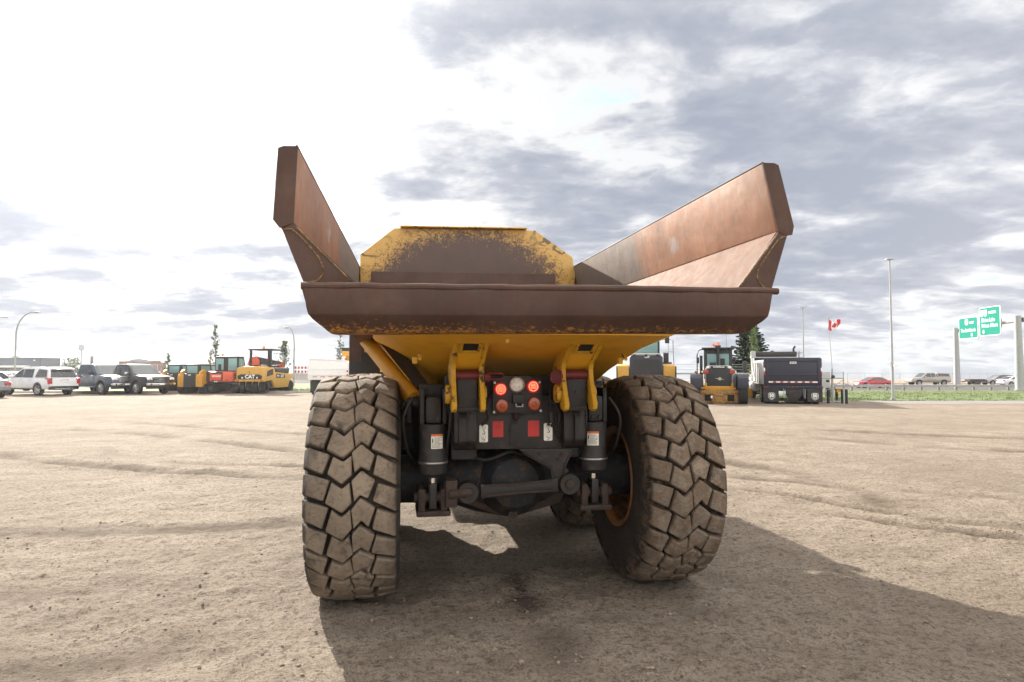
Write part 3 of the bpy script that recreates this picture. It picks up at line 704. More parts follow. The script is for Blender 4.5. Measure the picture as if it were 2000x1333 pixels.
# ---- suspension cylinders with mounts
for sg, u in ((-1, -.582), (1, .548)):
    v = -.40; cy = MB()
    cy.lathe([(1.235, .070), (1.23, .092), (1.19, .094), (1.0, .094), (.985, .101), (.975, .101), (.962, .098), (.93, .097), (.90, .092), (.885, .055), (.872, .05)], (u, v, 0), 'z', 36, cap=True)
    cy = cy.build('suspension_cylinder', DARK, truck)
    b = MB(); b.lathe([(.968, .1015), (.971, .1035), (.979, .1035), (.982, .1015)], (u, v, 0), 'z', 36); b.build('clamp_band', STEEL, cy)
    b = MB(); b.cyl((u, v, .885), (u, v, .80), .028, n=20); b.build('piston_rod', CHROME, cy)
    b = MB(); b.bx(u-.026, u+.026, v-.05, v+.05, .665, .835, .012); b.build('rod_eye', GREASE, cy)
    st = MB(); a0 = -PI/2+(.25 if sg < 0 else -.30)
    V = []; n = 8; z0, z1 = 1.072, 1.168; hw = .43
    for k in range(n+1):
        a = a0-hw+2*hw*k/n
        for z in (z0, z1): V.append((u+.0955*math.cos(a), v+.0955*math.sin(a), z))
    s = raw('warning_sticker', V, [(2*k, 2*k+2, 2*k+3, 2*k+1) for k in range(n)], DECAL, cy)
    V = []
    for k in range(n+1):
        a = a0-hw+2*hw*k/n
        for z in (z1-.014, z1): V.append((u+.0962*math.cos(a), v+.0962*math.sin(a), z))
    raw('sticker_header', V, [(2*k, 2*k+2, 2*k+3, 2*k+1) for k in range(n)], ORANGE, s)
    V = []; Fc = []
    def arcline(aa, ab, za, zb, rr=.0966):
        k = len(V); V.extend([(u+rr*math.cos(aa), v+rr*math.sin(aa), za), (u+rr*math.cos(ab), v+rr*math.sin(ab), za), (u+rr*math.cos(ab), v+rr*math.sin(ab), zb), (u+rr*math.cos(aa), v+rr*math.sin(aa), zb)]); Fc.append((k, k+1, k+2, k+3))
    for i in range(9):
        zz = z1-.022-i*.0078; aa = a0-hw+.06+(.18 if i in (1, 2, 3, 4) else 0); end = a0+hw-rnd.uniform(.05, .3)
        while aa < end:
            ab = min(end, aa+rnd.uniform(.05, .14)); arcline(aa, ab, zz-.0032, zz); aa = ab+.028
    arcline(a0-.22, a0+.3, z1-.010, z1-.004, .0970); arcline(a0-hw+.07, a0-hw+.15, z1-.055, z1-.030)
    raw('sticker_print', V, Fc, INK, s)
    um = MB(); um.bx(u-.055, u+.055, v-.075, v+.09, 1.235, 1.42, .03); um.bx(u-.09, u-.06, v-.05, v+.16, 1.23, 1.47, .012); um.bx(u+.06, u+.09, v-.05, v+.16, 1.23, 1.47, .012); um.bx(u-.09, u+.1, v+.1, v+.2, 1.2, 1.5, .02)
    for q in (-1, 1): um.cyl((u+q*.025, v-.09, 1.27), (u+q*.025, v-.075, 1.27), .012, n=8)
    um.build('upper_mount', GREASE, truck)
    lm = MB(); lm.bx(u-.10, u-.05, v-.05, v+.2, .64, .80, .02); lm.bx(u+.05, u+.10, v-.05, v+.2, .64, .80, .02); lm.bx(u-.11, u+.12, v-.06, v+.25, .615, .655, .015)
    lm.cyl((u-.125, v+.01, .735), (u+.13, v+.01, .735), .036, n=18, bev=.006); lm.cyl((u-.06, v+.01, .735), (u-.045, v+.01, .735), .055, n=18); lm.cyl((u+.045, v+.01, .735), (u+.06, v+.01, .735), .055, n=18)
    lm.build('lower_mount', RUSTIRON, truck)

# ---- track rod between axle and frame
tr_ = MB(); e0 = Vector((-.352, -.47, .775)); e1 = Vector((.350, -.47, .812))
for e in (e0, e1): tr_.lathe([(-.04, .036), (-.04, .068), (-.03, .074), (.03, .074), (.04, .068), (.04, .036)], e, 'y', 28)
d = (e1-e0).normalized(); pz = Vector((-d.z, 0, d.x))
rg = []
for t, hh, th in ((.085, .052, .026), (.15, .040, .022), (.3, .034, .02), (.55, .034, .02), (.62, .052, .026)):
    c = e0+d*t; rg.append([c+pz*hh+Vector((0, -th, 0)), c+pz*hh+Vector((0, th, 0)), c-pz*hh+Vector((0, th, 0)), c-pz*hh+Vector((0, -th, 0))])
tr_.loft(rg, bev=.008); rod = tr_.build('track_rod', GREASE, truck)
b = MB()
for sg in (-1, 1): b.tube([e0+d*.12+pz*sg*.036+Vector((0, -.024, 0)), e0+d*.35+pz*sg*.030+Vector((0, -.022, 0)), e0+d*.58+pz*sg*.036+Vector((0, -.024, 0))], .008, 6)
b.build('rod_flange', RUSTIRON, rod)
b = MB(); b.cyl((e0.x-.13, -.50, .77), (e0.x+.02, -.50, .778), .030, n=16, bev=.008); b.cyl((e0.x, -.52, .775), (e0.x, -.40, .775), .034, n=16, bev=.006); b.bx(e0.x-.15, e0.x-.07, -.50, -.3, .68, .86, .012); b.build('rod_stud', RUSTIRON, truck)
b = MB(); b.cyl((e1.x, -.52, e1.z), (e1.x, -.40, e1.z), .034, n=16, bev=.006); b.build('rod_stud', RUSTIRON, truck)
lb = MB(); lb.prism([(-.005, 1.056), (.385, 1.052), (.375, 1.03), (.322, .935), (.318, .79), (.240, .79), (.240, .895), (.215, .925), (.03, 1.03)], 'y', -.47, -.44, .006)
for pa, pb in (((.03, 1.028), (.225, .918)), ((.225, .918), (.240, .80)), ((.372, 1.03), (.322, .935)), ((.322, .935), (.318, .80))):
    lb.tube([(pa[0], -.475, pa[1]), (pb[0], -.475, pb[1])], .007, 6)
lb.build('rod_bracket', DARK, truck)

# ---- hoses, wiring and bolt heads on the frame
def hose(pts, r=.010, m=GREASE, name='hydraulic_hose'):
    pts = [Vector(p) for p in pts]; out = []
    for i in range(len(pts)-1):
        p0, p1, p2, p3 = pts[max(i-1, 0)], pts[i], pts[i+1], pts[min(i+2, len(pts)-1)]
        for k in range(6): t = k/6; out.append(.5*((2*p1)+(p2-p0)*t+(2*p0-5*p1+4*p2-p3)*t*t+(3*p1-p0-3*p2+p3)*t**3))
    out.append(pts[-1]); b = MB(); b.tube(out, r, 8); return b.build(name, m, truck)
hose([(.18, -.49, 1.40), (.235, -.53, 1.37), (.27, -.52, 1.29), (.262, -.49, 1.18), (.30, -.47, 1.09)], .008)
hose([(-.20, -.49, 1.42), (-.235, -.52, 1.36), (-.22, -.50, 1.27), (-.26, -.48, 1.22)], .007)
hose([(-.50, -.40, 1.47), (-.47, -.50, 1.38), (-.475, -.49, 1.22), (-.49, -.40, 1.02), (-.47, -.20, .93), (-.47, -.05, .90)], .012)
hose([(.47, -.38, 1.45), (.475, -.47, 1.30), (.465, -.45, 1.12), (.44, -.36, .95)], .012)
hose([(-.72, -.42, 1.40), (-.78, -.46, 1.28), (-.76, -.40, 1.08), (-.70, -.25, .95), (-.66, -.05, .92)], .010)
hose([(.66, -.42, 1.40), (.73, -.46, 1.26), (.71, -.40, 1.05), (.66, -.25, .95), (.64, -.05, .92)], .010)
hose([(-.35, -.36, 1.02), (-.22, -.42, .98), (-.05, -.40, 1.03), (.05, -.36, 1.0)], .011)
hose([(.05, -.50, 1.34), (.03, -.505, 1.29), (-.02, -.49, 1.27), (-.06, -.47, 1.21), (-.05, -.465, 1.08)], .004, BLK, 'lamp_cable')
def bolt(u, v, z, r=.011, m=None):
    b = MB(); b.cyl((u, v, z), (u, v-.009, z), r, n=6); b.cyl((u, v-.001, z), (u, v, z), r*1.5, n=12); b.build('bolt_head', m or RUSTIRON, truck)
for u, z in ((-.18, 1.312), (.142, 1.318), (-.175, 1.51), (.135, 1.512)): bolt(u, -.5145, z, .006, STEEL)
for u, z in ((-.40, 1.38), (-.30, 1.085), (.30, 1.08), (.40, 1.38), (0, 1.085), (.06, 1.035), (.14, 1.02), (.30, 1.01), (.33, .90), (.275, .98)): bolt(u, -.4605 if z > 1.05 else -.4705, z)
# ---- axle
for v in (0, 1.74):
    ax = MB()
    ax.lathe([(-.95, .17), (-.60, .175), (-.42, .19), (-.25, .25), (-.10, .28), (.10, .28), (.25, .25), (.42, .19), (.60, .175), (.95, .17)], (0, v, .80), 'x', 32, cap=True)
    ax.lathe([(-.36, .05), (-.33, .17), (-.25, .24), (-.1, .28), (0, .29)], (0, v, .80), 'y', 32, cap=True)
    a = ax.build('axle_housing', AXLE, truck)
    lo = MB(); lo.prism([(-.42, .70), (-.38, .655), (-.10, .548), (-.03, .535), (.03, .537), (.36, .62), (.40, .70)], 'y', v-.20, v+.15, .02); lo.build('axle_skid', RUSTIRON, a)
    if v == 0:
        dp = MB(); dp.lathe([(-.275, .034), (-.285, .034), (-.285, .022), (-.278, .02)], (-.008, 0, .566), 'y', 20, cap=True); dp.cyl((-.008, -.20, .566), (-.008, -.277, .566), .03, n=18); dp.cyl((-.008, -.28, .566), (-.008, -.29, .566), .011, n=6); dp.build('drain_plug', RUSTIRON, a)
# ---- hoist cylinder and side flap on the left
h = MB(); h.cyl((-1.16, .84, 1.94), (-.74, -.08, 1.43), .058, n=24); h.cyl((-.78, .0, 1.475), (-.70, -.17, 1.385), .064, n=24, bev=.01); hh = h.build('hoist_cylinder', YEL, truck)
h = MB(); h.cyl((-.78, -.15, 1.345), (-.58, -.15, 1.345), .03, n=12); h.bx(-.76, -.72, -.22, -.05, 1.22, 1.40, .015); h.ball((-.690, -.19, 1.360), .052, 2); h.build('hoist_mount', GREASE, truck)
h = MB(); h.loft([[(-1.03, .55, 1.90), (-.90, .55, 1.90), (-.90, .62, 1.92), (-1.03, .62, 1.92)], [(-.69, -.12, 1.465), (-.60, -.12, 1.50), (-.60, -.06, 1.50), (-.69, -.06, 1.465)]]); fp = h.build('side_flap', DARK, truck)
for k in range(6):
    t = .08+k*.16; p = Vector((-.925, .55, 1.895)).lerp(Vector((-.618, -.12, 1.495)), t); b = MB(); b.cyl(p, p+Vector((0, -.008, 0)), .010, n=8); b.build('flap_bolt', RUSTIRON, fp)
h = MB(); h.tube([(-.86, .42, 1.80), (-.70, .08, 1.585), (-.50, -.27, 1.36)], .011, 8); h.build('hydraulic_pipe', YEL, truck)
h = MB(); h.bx(-.80, -.70, .1, .5, 1.0, 1.30, .02); h.build('valve_block', GREASE, truck)
h = MB(); h.tube([(-.86, -.1, 1.33), (-.84, -.12, 1.2), (-.80, -.1, 1.05)], .014, 8); h.build('hydraulic_hose', GREASE, truck)
h = MB(); h.tube([(-.48, -.42, 1.40), (-.45, -.5, 1.34), (-.47, -.45, 1.30)], .012, 8); h.build('hydraulic_hose', GREASE, truck)
b = MB(); b.cyl((-.835, -.02, 1.395), (-.815, -.02, 1.395), .016, n=10); b.build('hose_fitting', STEEL, truck)
b = MB(); b.bx(-.93, -.82, .2, .24, 1.34, 1.37); b.build('side_marker', REFL, truck)
# ---- tractor unit (mostly hidden by the body)
t = MB(); t.bx(-1.40, -1.03, 3.2, 3.25, .95, 2.4, .01); t.build('mud_flap', BLK, truck)
t = MB(); t.bx(1.03, 1.40, 3.2, 3.25, .95, 2.0, .01); t.build('mud_flap', BLK, truck)
t = MB(); t.prism([(4.3, .9), (4.3, 2.6), (5.0, 2.72), (6.2, 2.72), (6.7, 2.1), (8.0, 1.9), (8.2, 1.1), (7.8, .8)], 'x', -.85, .85, .06); t.build('tractor_body', CATYD, truck)
t = MB(); t.prism([(4.35, 1.9), (4.4, 2.5), (5.0, 2.62), (6.1, 2.62), (6.5, 2.0)], 'x', -.87, .87, .03); t.build('cab_window', WIN, truck)
t = MB(); t.prism([(4.9, 1.66), (5.0, 1.80), (6.9, 1.80), (7.0, 1.6)], 'x', -1.42, -.86, .02); t.build('fender', BLK, truck); t = MB(); t.prism([(4.9, 1.66), (5.0, 1.80), (6.9, 1.80), (7.0, 1.6)], 'x', .86, 1.42, .02); t.build('fender', BLK, truck)

# ================================================================== parked and passing vehicles
def lerp_prof(prof, v):
    for (a, p), (b, q) in zip(prof, prof[1:]):
        if a <= v <= b: return p+(q-p)*(v-a)/(b-a) if b > a else q
    return prof[0][1] if v < prof[0][0] else prof[-1][1]
def car_wheel(par, u, v, r, w, rimm=ALLOY, spokes=10, name='wheel'):
    wp = part(name, par, (u, v, r)); sg = 1 if u > 0 else -1
    t = MB(); t.lathe([(-w*.38, r*.66), (-w*.5, r*.74), (-w*.5, r*.93), (-w*.40, r), (w*.40, r), (w*.5, r*.93), (w*.5, r*.74), (w*.38, r*.66)], n=32); t.build('tyre', RUBBER, wp)
    t = MB(); t.lathe([(w*.36*sg, r*.68), (w*.44*sg, r*.66), (w*.42*sg, r*.60), (w*.2*sg, r*.58), (-w*.1*sg, r*.55)], n=28)
    for k in range(spokes):
        a = 2*PI*k/spokes+(.10 if k % 2 else -.10); c, s = math.cos(a), math.sin(a); c2, s2 = math.cos(2*PI*(k//2*2+.5)/spokes), math.sin(2*PI*(k//2*2+.5)/spokes)
        t.tube([(w*.40*sg, r*.10*c2, r*.10*s2), (w*.38*sg, r*.62*c, r*.62*s)], r*.05, 5)
    t.cyl((w*.30*sg, 0, 0), (w*.43*sg, 0, 0), r*.14, n=12); t.build('rim', rimm, wp)
    t = MB(); t.cyl((-w*.3, 0, 0), (w*.12*sg, 0, 0), r*.56, n=20); t.build('brake_drum', BLK, wp)
def car(name, label, cat, x, y, rz, P, m, group=None, z=0):
    o = empty(name, (x, y, z), rz, label, cat, group)
    Lh = P['L']/2; w = P['W']/2; H = P['H']; top = P['top']; zb = P['zb']; ar = P['arch']; tap = P.get('tap', .13)
    wv = P['wheels']; wr = P['wr']
    def plan(v):
        t = max(0, (abs(v)-(Lh-.9))/.9); return w*(1-tap*t**2.2)
    vs = set(np.linspace(-Lh, Lh, 23).round(3).tolist()) | {p[0] for p in top}
    for c in wv:
        for k in range(11): vs.add(round(c+ar*math.cos(PI*k/10), 3))
    vs = sorted(vs); rings = []
    for v in vs:
        zt = lerp_prof(top, v); p = plan(v); b = zb
        for c in wv:
            if abs(v-c) < ar: b = max(b, wr+math.sqrt(max(0, ar*ar-(v-c)**2))*1.0)
        e = max(0, (abs(v)-(Lh-.25))/.25); b = min(b+.10*e*e, zt-.06); zm = max(b+.03, min(zt-.05, .62*zt+.02))
        h = [(p-.05, b), (p-.012, b+(zm-b)*.25), (p, zm), (p-.015, zm+(zt-zm)*.55), (p-.05, zt-.035), (p-.11, zt)]
        rings.append([(-a, v, q) for a, q in h]+[(0, v, zt+.02)]+[(a, v, q) for a, q in h[::-1]])
    b = MB(); b.loft(rings); body = b.build('body', m, o, .55)
    u = MB(); u.bx(-w+.28, w-.28, -Lh+.3, Lh-.3, zb-.02, .75); u.build('underbody', BLK, o)
    cab = P['cab']; zc = min(p[1] for p in cab)
    def tum(uu, v, z): return (uu*(1-.20*(z-zc)/(H-zc)-.02)*(plan(v)/w), v, z)
    c = MB(); c.prism(cab, 'x', -w+.03, w-.03, .05, tum, 3); c.build('roof', m, o)
    for sg in (-1, 1):
        for wn in P['win']:
            c = MB(); c.prism(wn, 'x', sg*(w-.05), sg*(w-.022), 0, tum); c.build('window', P.get('wm', WIN), o)
        for dr in P['doors']:
            c = MB(); n = 8; ring = []
            c.prism(dr, 'x', sg*(w-.06), sg*(w+.004), .012, lambda uu, v, z: (uu*plan(v)/w, v, z)); d = c.build('door', m, o)
            v0 = min(p[0] for p in dr); hz = max(p[1] for p in dr)-.10
            c = MB(); c.bx(sg*(w+.003)*plan(v0+.1)/w, sg*(w+.028), v0+.08, v0+.26, hz-.018, hz+.012, .006); c.build('door_handle', P.get('hm', m), d)
        mv, mz = P['mir']; c = MB(); c.bx(sg*(w-.03), sg*(w+.19), mv-.06, mv+.06, mz, mz+.17, .03); c.build('wing_mirror', P.get('mm', m), o)
    def slab(name, pts, mm, par=o, off=.008, wd=None):
        """cross panel between two profile points, e.g. a windscreen"""
        (v0, z0), (v1, z1) = pts; d = Vector((0, v1-v0, z1-z0)); n = Vector((0, d.z, -d.y)).normalized()
        if n.y*(1 if (v0+v1) > 0 else -1) < 0: n = -n
        a0 = (w-.19)*(1-.20*max(0, z0-zc)/(H-zc)) if wd is None else wd; a1 = (w-.19)*(1-.20*max(0, z1-zc)/(H-zc)) if wd is None else wd
        q = [Vector((-a0, v0, z0)), Vector((a0, v0, z0)), Vector((a1, v1, z1)), Vector((-a1, v1, z1))]
        c = MB(); c.loft([[p-n*.02 for p in q], [p+n*off for p in q]]); return c.build(name, mm, par)
    slab('windscreen', P['wind'], P.get('wsm', WINL)); slab('rear_window', P['rear'], WIN)
    for rr_ in wv:
        for sg in (-1, 1): car_wheel(o, sg*(w-.13), rr_, wr, .25, P.get('rim', ALLOY), P.get('spokes', 10))
    o['plan_w'] = w
    return o, slab, plan
def bxpart(name, par, m, *boxes, bev=.01):
    b = MB()
    for q in boxes: b.bx(*q, bev)
    return b.build(name, m, par)
def place(px, D): return gx(px, D), D

PICK = dict(L=5.9, W=2.03, H=1.95, zb=.48, arch=.50, wheels=(-1.83, 1.86), wr=.41, tap=.10,
            top=[(-2.95, 1.18), (-2.9, 1.28), (-.7, 1.30), (1.2, 1.27), (1.6, 1.24), (2.65, 1.16), (2.86, 1.08), (2.95, .78)],
            cab=[(-.80, 1.24), (-.66, 1.90), (-.45, 1.94), (.50, 1.95), (.68, 1.90), (1.50, 1.24)],
            win=[[(-.62, 1.31), (-.54, 1.82), (.02, 1.84), (.02, 1.31)], [(.08, 1.31), (.08, 1.84), (.56, 1.83), (1.14, 1.31)]],
            doors=[[(-.72, .60), (-.72, 1.26), (.02, 1.26), (.02, .60)], [(.06, .60), (.06, 1.26), (1.16, 1.24), (1.16, .60)]],
            mir=(.98, 1.26), wind=((1.46, 1.28), (.72, 1.88)), rear=((-.77, 1.36), (-.69, 1.84)))
def pickup(label, x, y, rz, m, style):
    P = dict(PICK, mm=BLK if style == 0 else CHROME, hm=CHROME)
    o, slab, plan = car('pickup_truck', label, 'pickup truck', x, y, rz, P, m)
    CH = mat('car_chrome', (.7, .71, .72), .15, 1, var=.05)
    g = MB(); g.bx(-.56, .56, 2.88, 2.965, .74, 1.12, .02); gr = g.build('grille', BLK, o)
    g = MB()
    if style == 0:
        for z in (.80, .87, .94, 1.01): g.bx(-.52, .52, 2.962, 2.985, z, z+.034, .008)
        for a in (-.575, .545): g.bx(a, a+.03, 2.94, 2.985, .72, 1.14, .01)
        g.bx(-.575, .575, 2.94, 2.985, 1.11, 1.14, .01); g.bx(-.10, .10, 2.98, 2.99, .89, .96, .03)
    else:
        for z in (.80, .88, 1.02): g.bx(-.52, .52, 2.962, 2.98, z, z+.02, .006)
        g.bx(-.585, .585, 2.93, 2.985, 1.09, 1.135, .012); g.bx(-.2, .2, 2.97, 2.985, .93, .97, .01)
    g.build('grille_bar', CH, gr)
    for sg in (-1, 1):
        a, b = sorted((sg*.585, sg*.90)); h = MB(); h.prism([(2.70, .93), (2.70, 1.07), (2.885, 1.07), (2.94, .93)], 'x', a, b, .015); h = h.build('headlight', LENS, o)
        bxpart('headlight_insert', h, BLK, (a+.09, b-.09, 2.90, 2.952, .955, .985))
    bp = MB(); bp.bx(-.95, .95, 2.80, 3.03, .56, .73, .04); bmp = bp.build('bumper', CH, o)
    bxpart('licence_plate', bmp, WHITEP, (-.16, .16, 3.03, 3.04, .60, .70))
    for sg in (-1, 1): l = MB(); l.cyl((sg*.72, 3.0, .64), (sg*.72, 3.037, .64), .06, n=14); l.build('fog_lamp', BLK, bmp)
    bxpart('air_dam', o, BLK, (-.9, .9, 2.75, 2.92, .36, .56))
    for sg in (-1, 1):
        bxpart('running_board', o, CH, (sg*.93, sg*1.03, -1.1, 1.2, .44, .49))
        a, b = sorted((sg*.80, sg*.96)); bxpart('tail_light', o, REDLENS, (a, b, -2.99, -2.9, .82, 1.2))
        fl = MB()
        for c in (-1.83, 1.86):
            pr = [(c+.56*math.cos(PI*k/12), .41+.56*math.sin(PI*k/12)) for k in range(13)]+[(c+.50*math.cos(PI*k/12), .41+.50*math.sin(PI*k/12)) for k in range(12, -1, -1)]
            fl.prism(pr, 'x', sg*.97, sg*1.03, .008)
        fl.build('wheel_arch_trim', m, o)
    return o
x, y = place(193, 42.5); pickup('slate blue pickup with wide chrome grille, parked beside the white suv', x, y, R(-116), CARN, 0)
x, y = place(262, 42.8); pickup('black pickup with dark grille, parked next to the yellow track loaders', x, y, R(-118), CARB, 1)

SUV = dict(L=4.98, W=1.97, H=1.74, zb=.40, arch=.43, wheels=(-1.45, 1.45), wr=.375, tap=.12,
           top=[(-2.49, .80), (-2.44, 1.08), (-2.2, 1.12), (.9, 1.08), (1.2, 1.06), (2.1, .98), (2.40, .84), (2.49, .60)],
           cab=[(-2.43, 1.05), (-2.20, 1.60), (-2.0, 1.68), (-1.0, 1.74), (.1, 1.72), (.4, 1.66), (1.28, 1.05)],
           win=[[(-2.12, 1.14), (-2.05, 1.56), (-1.30, 1.62), (-1.12, 1.14)], [(-.86, 1.12), (-.86, 1.63), (.02, 1.63), (.02, 1.12)], [(.08, 1.12), (.08, 1.63), (.32, 1.60), (1.0, 1.12)]],
           doors=[[(-.98, .50), (-.98, 1.06), (.02, 1.06), (.02, .50)], [(.06, .50), (.06, 1.06), (1.05, 1.04), (1.05, .50)]],
           mir=(.92, 1.05), wind=((1.24, 1.10), (.44, 1.64)), rear=((-2.42, 1.12), (-2.23, 1.55)))
x, y = place(76, 40.5)
o, slab, plan = car('white_suv', 'white suv with red tail lamps, parked with its rear toward the dump truck', 'suv', x, y, R(68), dict(SUV, hm=CHROME), CARW)
sp_ = MB(); sp_.prism([(-2.42, 1.60), (-2.42, 1.66), (-1.9, 1.72), (-1.9, 1.66)], 'x', -.66, .66, .01); sp_.build('spoiler', CARW, o)
for sg in (-1, 1):
    q = MB(); q.prism([(-2.50, .72), (-2.50, 1.08), (-2.12, 1.10), (-2.14, 1.05), (-2.36, 1.0), (-2.40, .72)], 'x', sg*.74, sg*.965, .01); q.build('tail_light', REDLENS, o)
    q = MB(); q.bx(sg*.62, sg*.90, -2.52, -2.40, .50, .56, .01); q.build('bumper_reflector', REDLENS, o)
    q = MB(); q.tube([(sg*.66, -1.9, 1.72), (sg*.66, -1.6, 1.775), (sg*.66, .1, 1.775), (sg*.66, .3, 1.72)], .02, 6); q.build('roof_rail', CARW, o)
    bxpart('headlight', o, LENS, (sg*.6, sg*.9, 2.36, 2.44, .68, .84))
bxpart('rear_bumper', o, BLK, (-.86, .86, -2.53, -2.3, .36, .58), bev=.03); bxpart('skid_plate', o, CARS, (-.62, .62, -2.545, -2.4, .33, .46), bev=.03)
bxpart('licence_plate', o, WHITEP, (-.17, .17, -2.505, -2.48, .82, .93)); bxpart('boot_trim', o, CHROME, (-.25, .25, -2.515, -2.47, .955, .975)); bxpart('sill_trim', o, BLK, (-.985, .985, -1.0, 1.0, .36, .44))

SEDAN = dict(L=4.75, W=1.82, H=1.45, zb=.30, arch=.37, wheels=(-1.40, 1.42), wr=.325, tap=.14,
             top=[(-2.37, .62), (-2.30, .98), (-1.5, 1.02), (.8, .95), (1.1, .93), (1.95, .82), (2.25, .70), (2.37, .48)],
             cab=[(-1.75, .96), (-1.0, 1.38), (-.5, 1.45), (.05, 1.43), (.3, 1.38), (1.22, .90)],
             win=[[(-1.35, 1.01), (-.92, 1.33), (-.25, 1.37), (-.25, .99)], [(-.19, .99), (-.19, 1.37), (.22, 1.34), (.95, .97)]],
             doors=[[(-1.0, .42), (-1.12, .94), (-.25, .93), (-.25, .36)], [(-.21, .36), (-.21, .93), (.95, .90), (.95, .36)]],
             mir=(.75, .95), wind=((1.16, .94), (.33, 1.36)), rear=((-1.68, 1.0), (-1.04, 1.36)))
def sedan(label, x, y, rz, m, z=0, cat='car', name='sedan_car', P=SEDAN, group=None, wm=WIN):
    o, slab, plan = car(name, label, cat, x, y, rz, dict(P, wm=wm), m, z=z, group=group); Lh = P['L']/2
    ht = P['top'][-2][1]
    for sg in (-1, 1):
        q = MB(); q.bx(sg*.50, sg*.82, Lh-.30, Lh-.12, ht-.12, ht+.02, .03); q.build('headlight', LENS, o)
        q = MB(); q.bx(sg*.50, sg*.80, -Lh-.01, -Lh+.22, .70, .90, .03); q.build('tail_light', REDLENS, o)
    bxpart('licence_plate', o, WHITEP, (-.17, .17, -Lh-.012, -Lh+.05, .72, .83)); bxpart('rear_bumper', o, BLK, (-.75, .75, -Lh-.02, -Lh+.2, .28, .44), bev=.03); bxpart('grille', o, BLK, (-.45, .45, Lh-.2, Lh-.01, .40, .56), bev=.02)
    return o
x, y = place(-56, 36.5); sedan('silver sedan with sun glare on its boot, cut off by the frame edge', x, y, R(66), CARS)
x, y = place(2, 47); sedan('dark roofed car showing only its roof behind the white suv bonnet', x, y, R(80), CARB, P=dict(SEDAN, H=1.62))
zr = tz(0, 84)+.02
x, y = place(1703, 84); sedan('red sedan driving left on the highway behind the guardrail', x, y, R(90), CARR, z=tz(x, y)+.02, wm=WINL)
x, y = place(1948, 99); sedan('grey suv on the highway between the two sign posts', x, y, R(90), CARS, z=tz(x, y)+.02, cat='suv', name='grey_suv', P=dict(SEDAN, H=1.66, zb=.36, wr=.36, arch=.41, top=[(a, b+.1) for a, b in SEDAN['top']], cab=[(-2.2, 1.0), (-1.9, 1.5), (-1.2, 1.64), (-.3, 1.66), (.2, 1.58), (1.2, 1.0)], win=[[(-1.9, 1.12), (-1.75, 1.46), (-1.1, 1.54), (-1.1, 1.10)], [(-1.0, 1.1), (-1.0, 1.54), (-.2, 1.56), (-.2, 1.08)], [(-.14, 1.08), (-.14, 1.56), (.2, 1.5), (.9, 1.06)]], rear=((-2.18, 1.1), (-1.93, 1.48))))
x, y = place(1984, 93); sedan('white car with red tail lamps passing the foot of the right sign post', x, y, R(-90), CARW, z=tz(x, y)+.02)
PICKB = dict(PICK, wm=WIN)
x, y = place(1811, 96)
o, slab, plan = car('pickup_truck', 'beige pickup with a matching bed canopy driving on the highway', 'pickup truck', x, y, R(90), PICKB, CARBEIGE, z=tz(x, y)+.02)
q = MB(); q.prism([(-2.92, 1.28), (-2.80, 1.88), (-.85, 1.92), (-.85, 1.28)], 'x', -.92, .92, .05, lambda u, v, z: (u*(1-.15*(z-1.28)), v, z)); q = q.build('bed_canopy', CARBEIGE, o)
for sg in (-1, 1): bq = MB(); bq.prism([(-2.68, 1.42), (-2.62, 1.78), (-1.0, 1.82), (-1.0, 1.42)], 'x', sg*.84, sg*.935, 0, lambda u, v, z: (u*(1-.15*(z-1.28)), v, z)); bq.build('canopy_window', WIN, q)
for sg in (-1, 1): bxpart('headlight', o, LENS, (sg*.58, sg*.9, 2.7, 2.93, .9, 1.1))
x, y = place(1901, 98); t = empty('flatbed_trailer', (x, y, tz(x, y)+.02), R(90), 'low dark trailer on the highway left of the grey suv', 'trailer'); t.scale = (.7, .6, .85)
bxpart('deck', t, BLK, (-1.1, 1.1, -2.6, 2.2, .62, .78), (-1.1, 1.1, -2.6, -2.5, .78, 1.0)); bxpart('load', t, mat('dark_rust_load', (.09, .05, .045), .8, var=.4), (-.9, .9, -2.3, 1.6, .785, 1.12), bev=.06)
bxpart('drawbar', t, BLK, (-.06, .06, 2.2, 3.2, .55, .66))
for sg in (-1, 1):
    for v in (-.5, .35): car_wheel(t, sg*1.0, v, .36, .24, STEEL, 6)

# ------------------------------------------------------------------ compact track loaders
def track(par, u, v0, v1, r, w, name='track', z0=0):
    b = MB(); n = 10
    p = [(v1-r+r*math.sin(PI*k/n), z0+r+r*math.cos(PI*k/n)) for k in range(n+1)]+[(v0+r-r*math.sin(PI*k/n), z0+r-r*math.cos(PI*k/n)) for k in range(n+1)]
    b.prism(p, 'x', u-w/2, u+w/2, .01); L = v1-v0-2*r
    for k in range(int(L/.12)+1):
        for zz in (z0+.006, z0+2*r-.006): b.box((u, v0+r+k*.12, zz), (w*.96, .055, .02))
    for k in range(5):
        for c, s in ((v1-r, 1), (v0+r, -1)): a = PI*(k+.5)/5; b.box((u, c+s*(r-.0)*math.sin(a), z0+r+r*math.cos(a)), (w*.96, .05, .05))
    t = b.build(name, RUBBER, par)
    for k in range(4):
        v = v0+r+L*k/3
        for sg in (-1, 1): q = MB(); q.cyl((u+sg*(w/2), v, z0+r*.9), (u+sg*(w/2+.012), v, z0+r*.9), r*.62, n=14); q.build('track_roller', DARK, t)
    return t
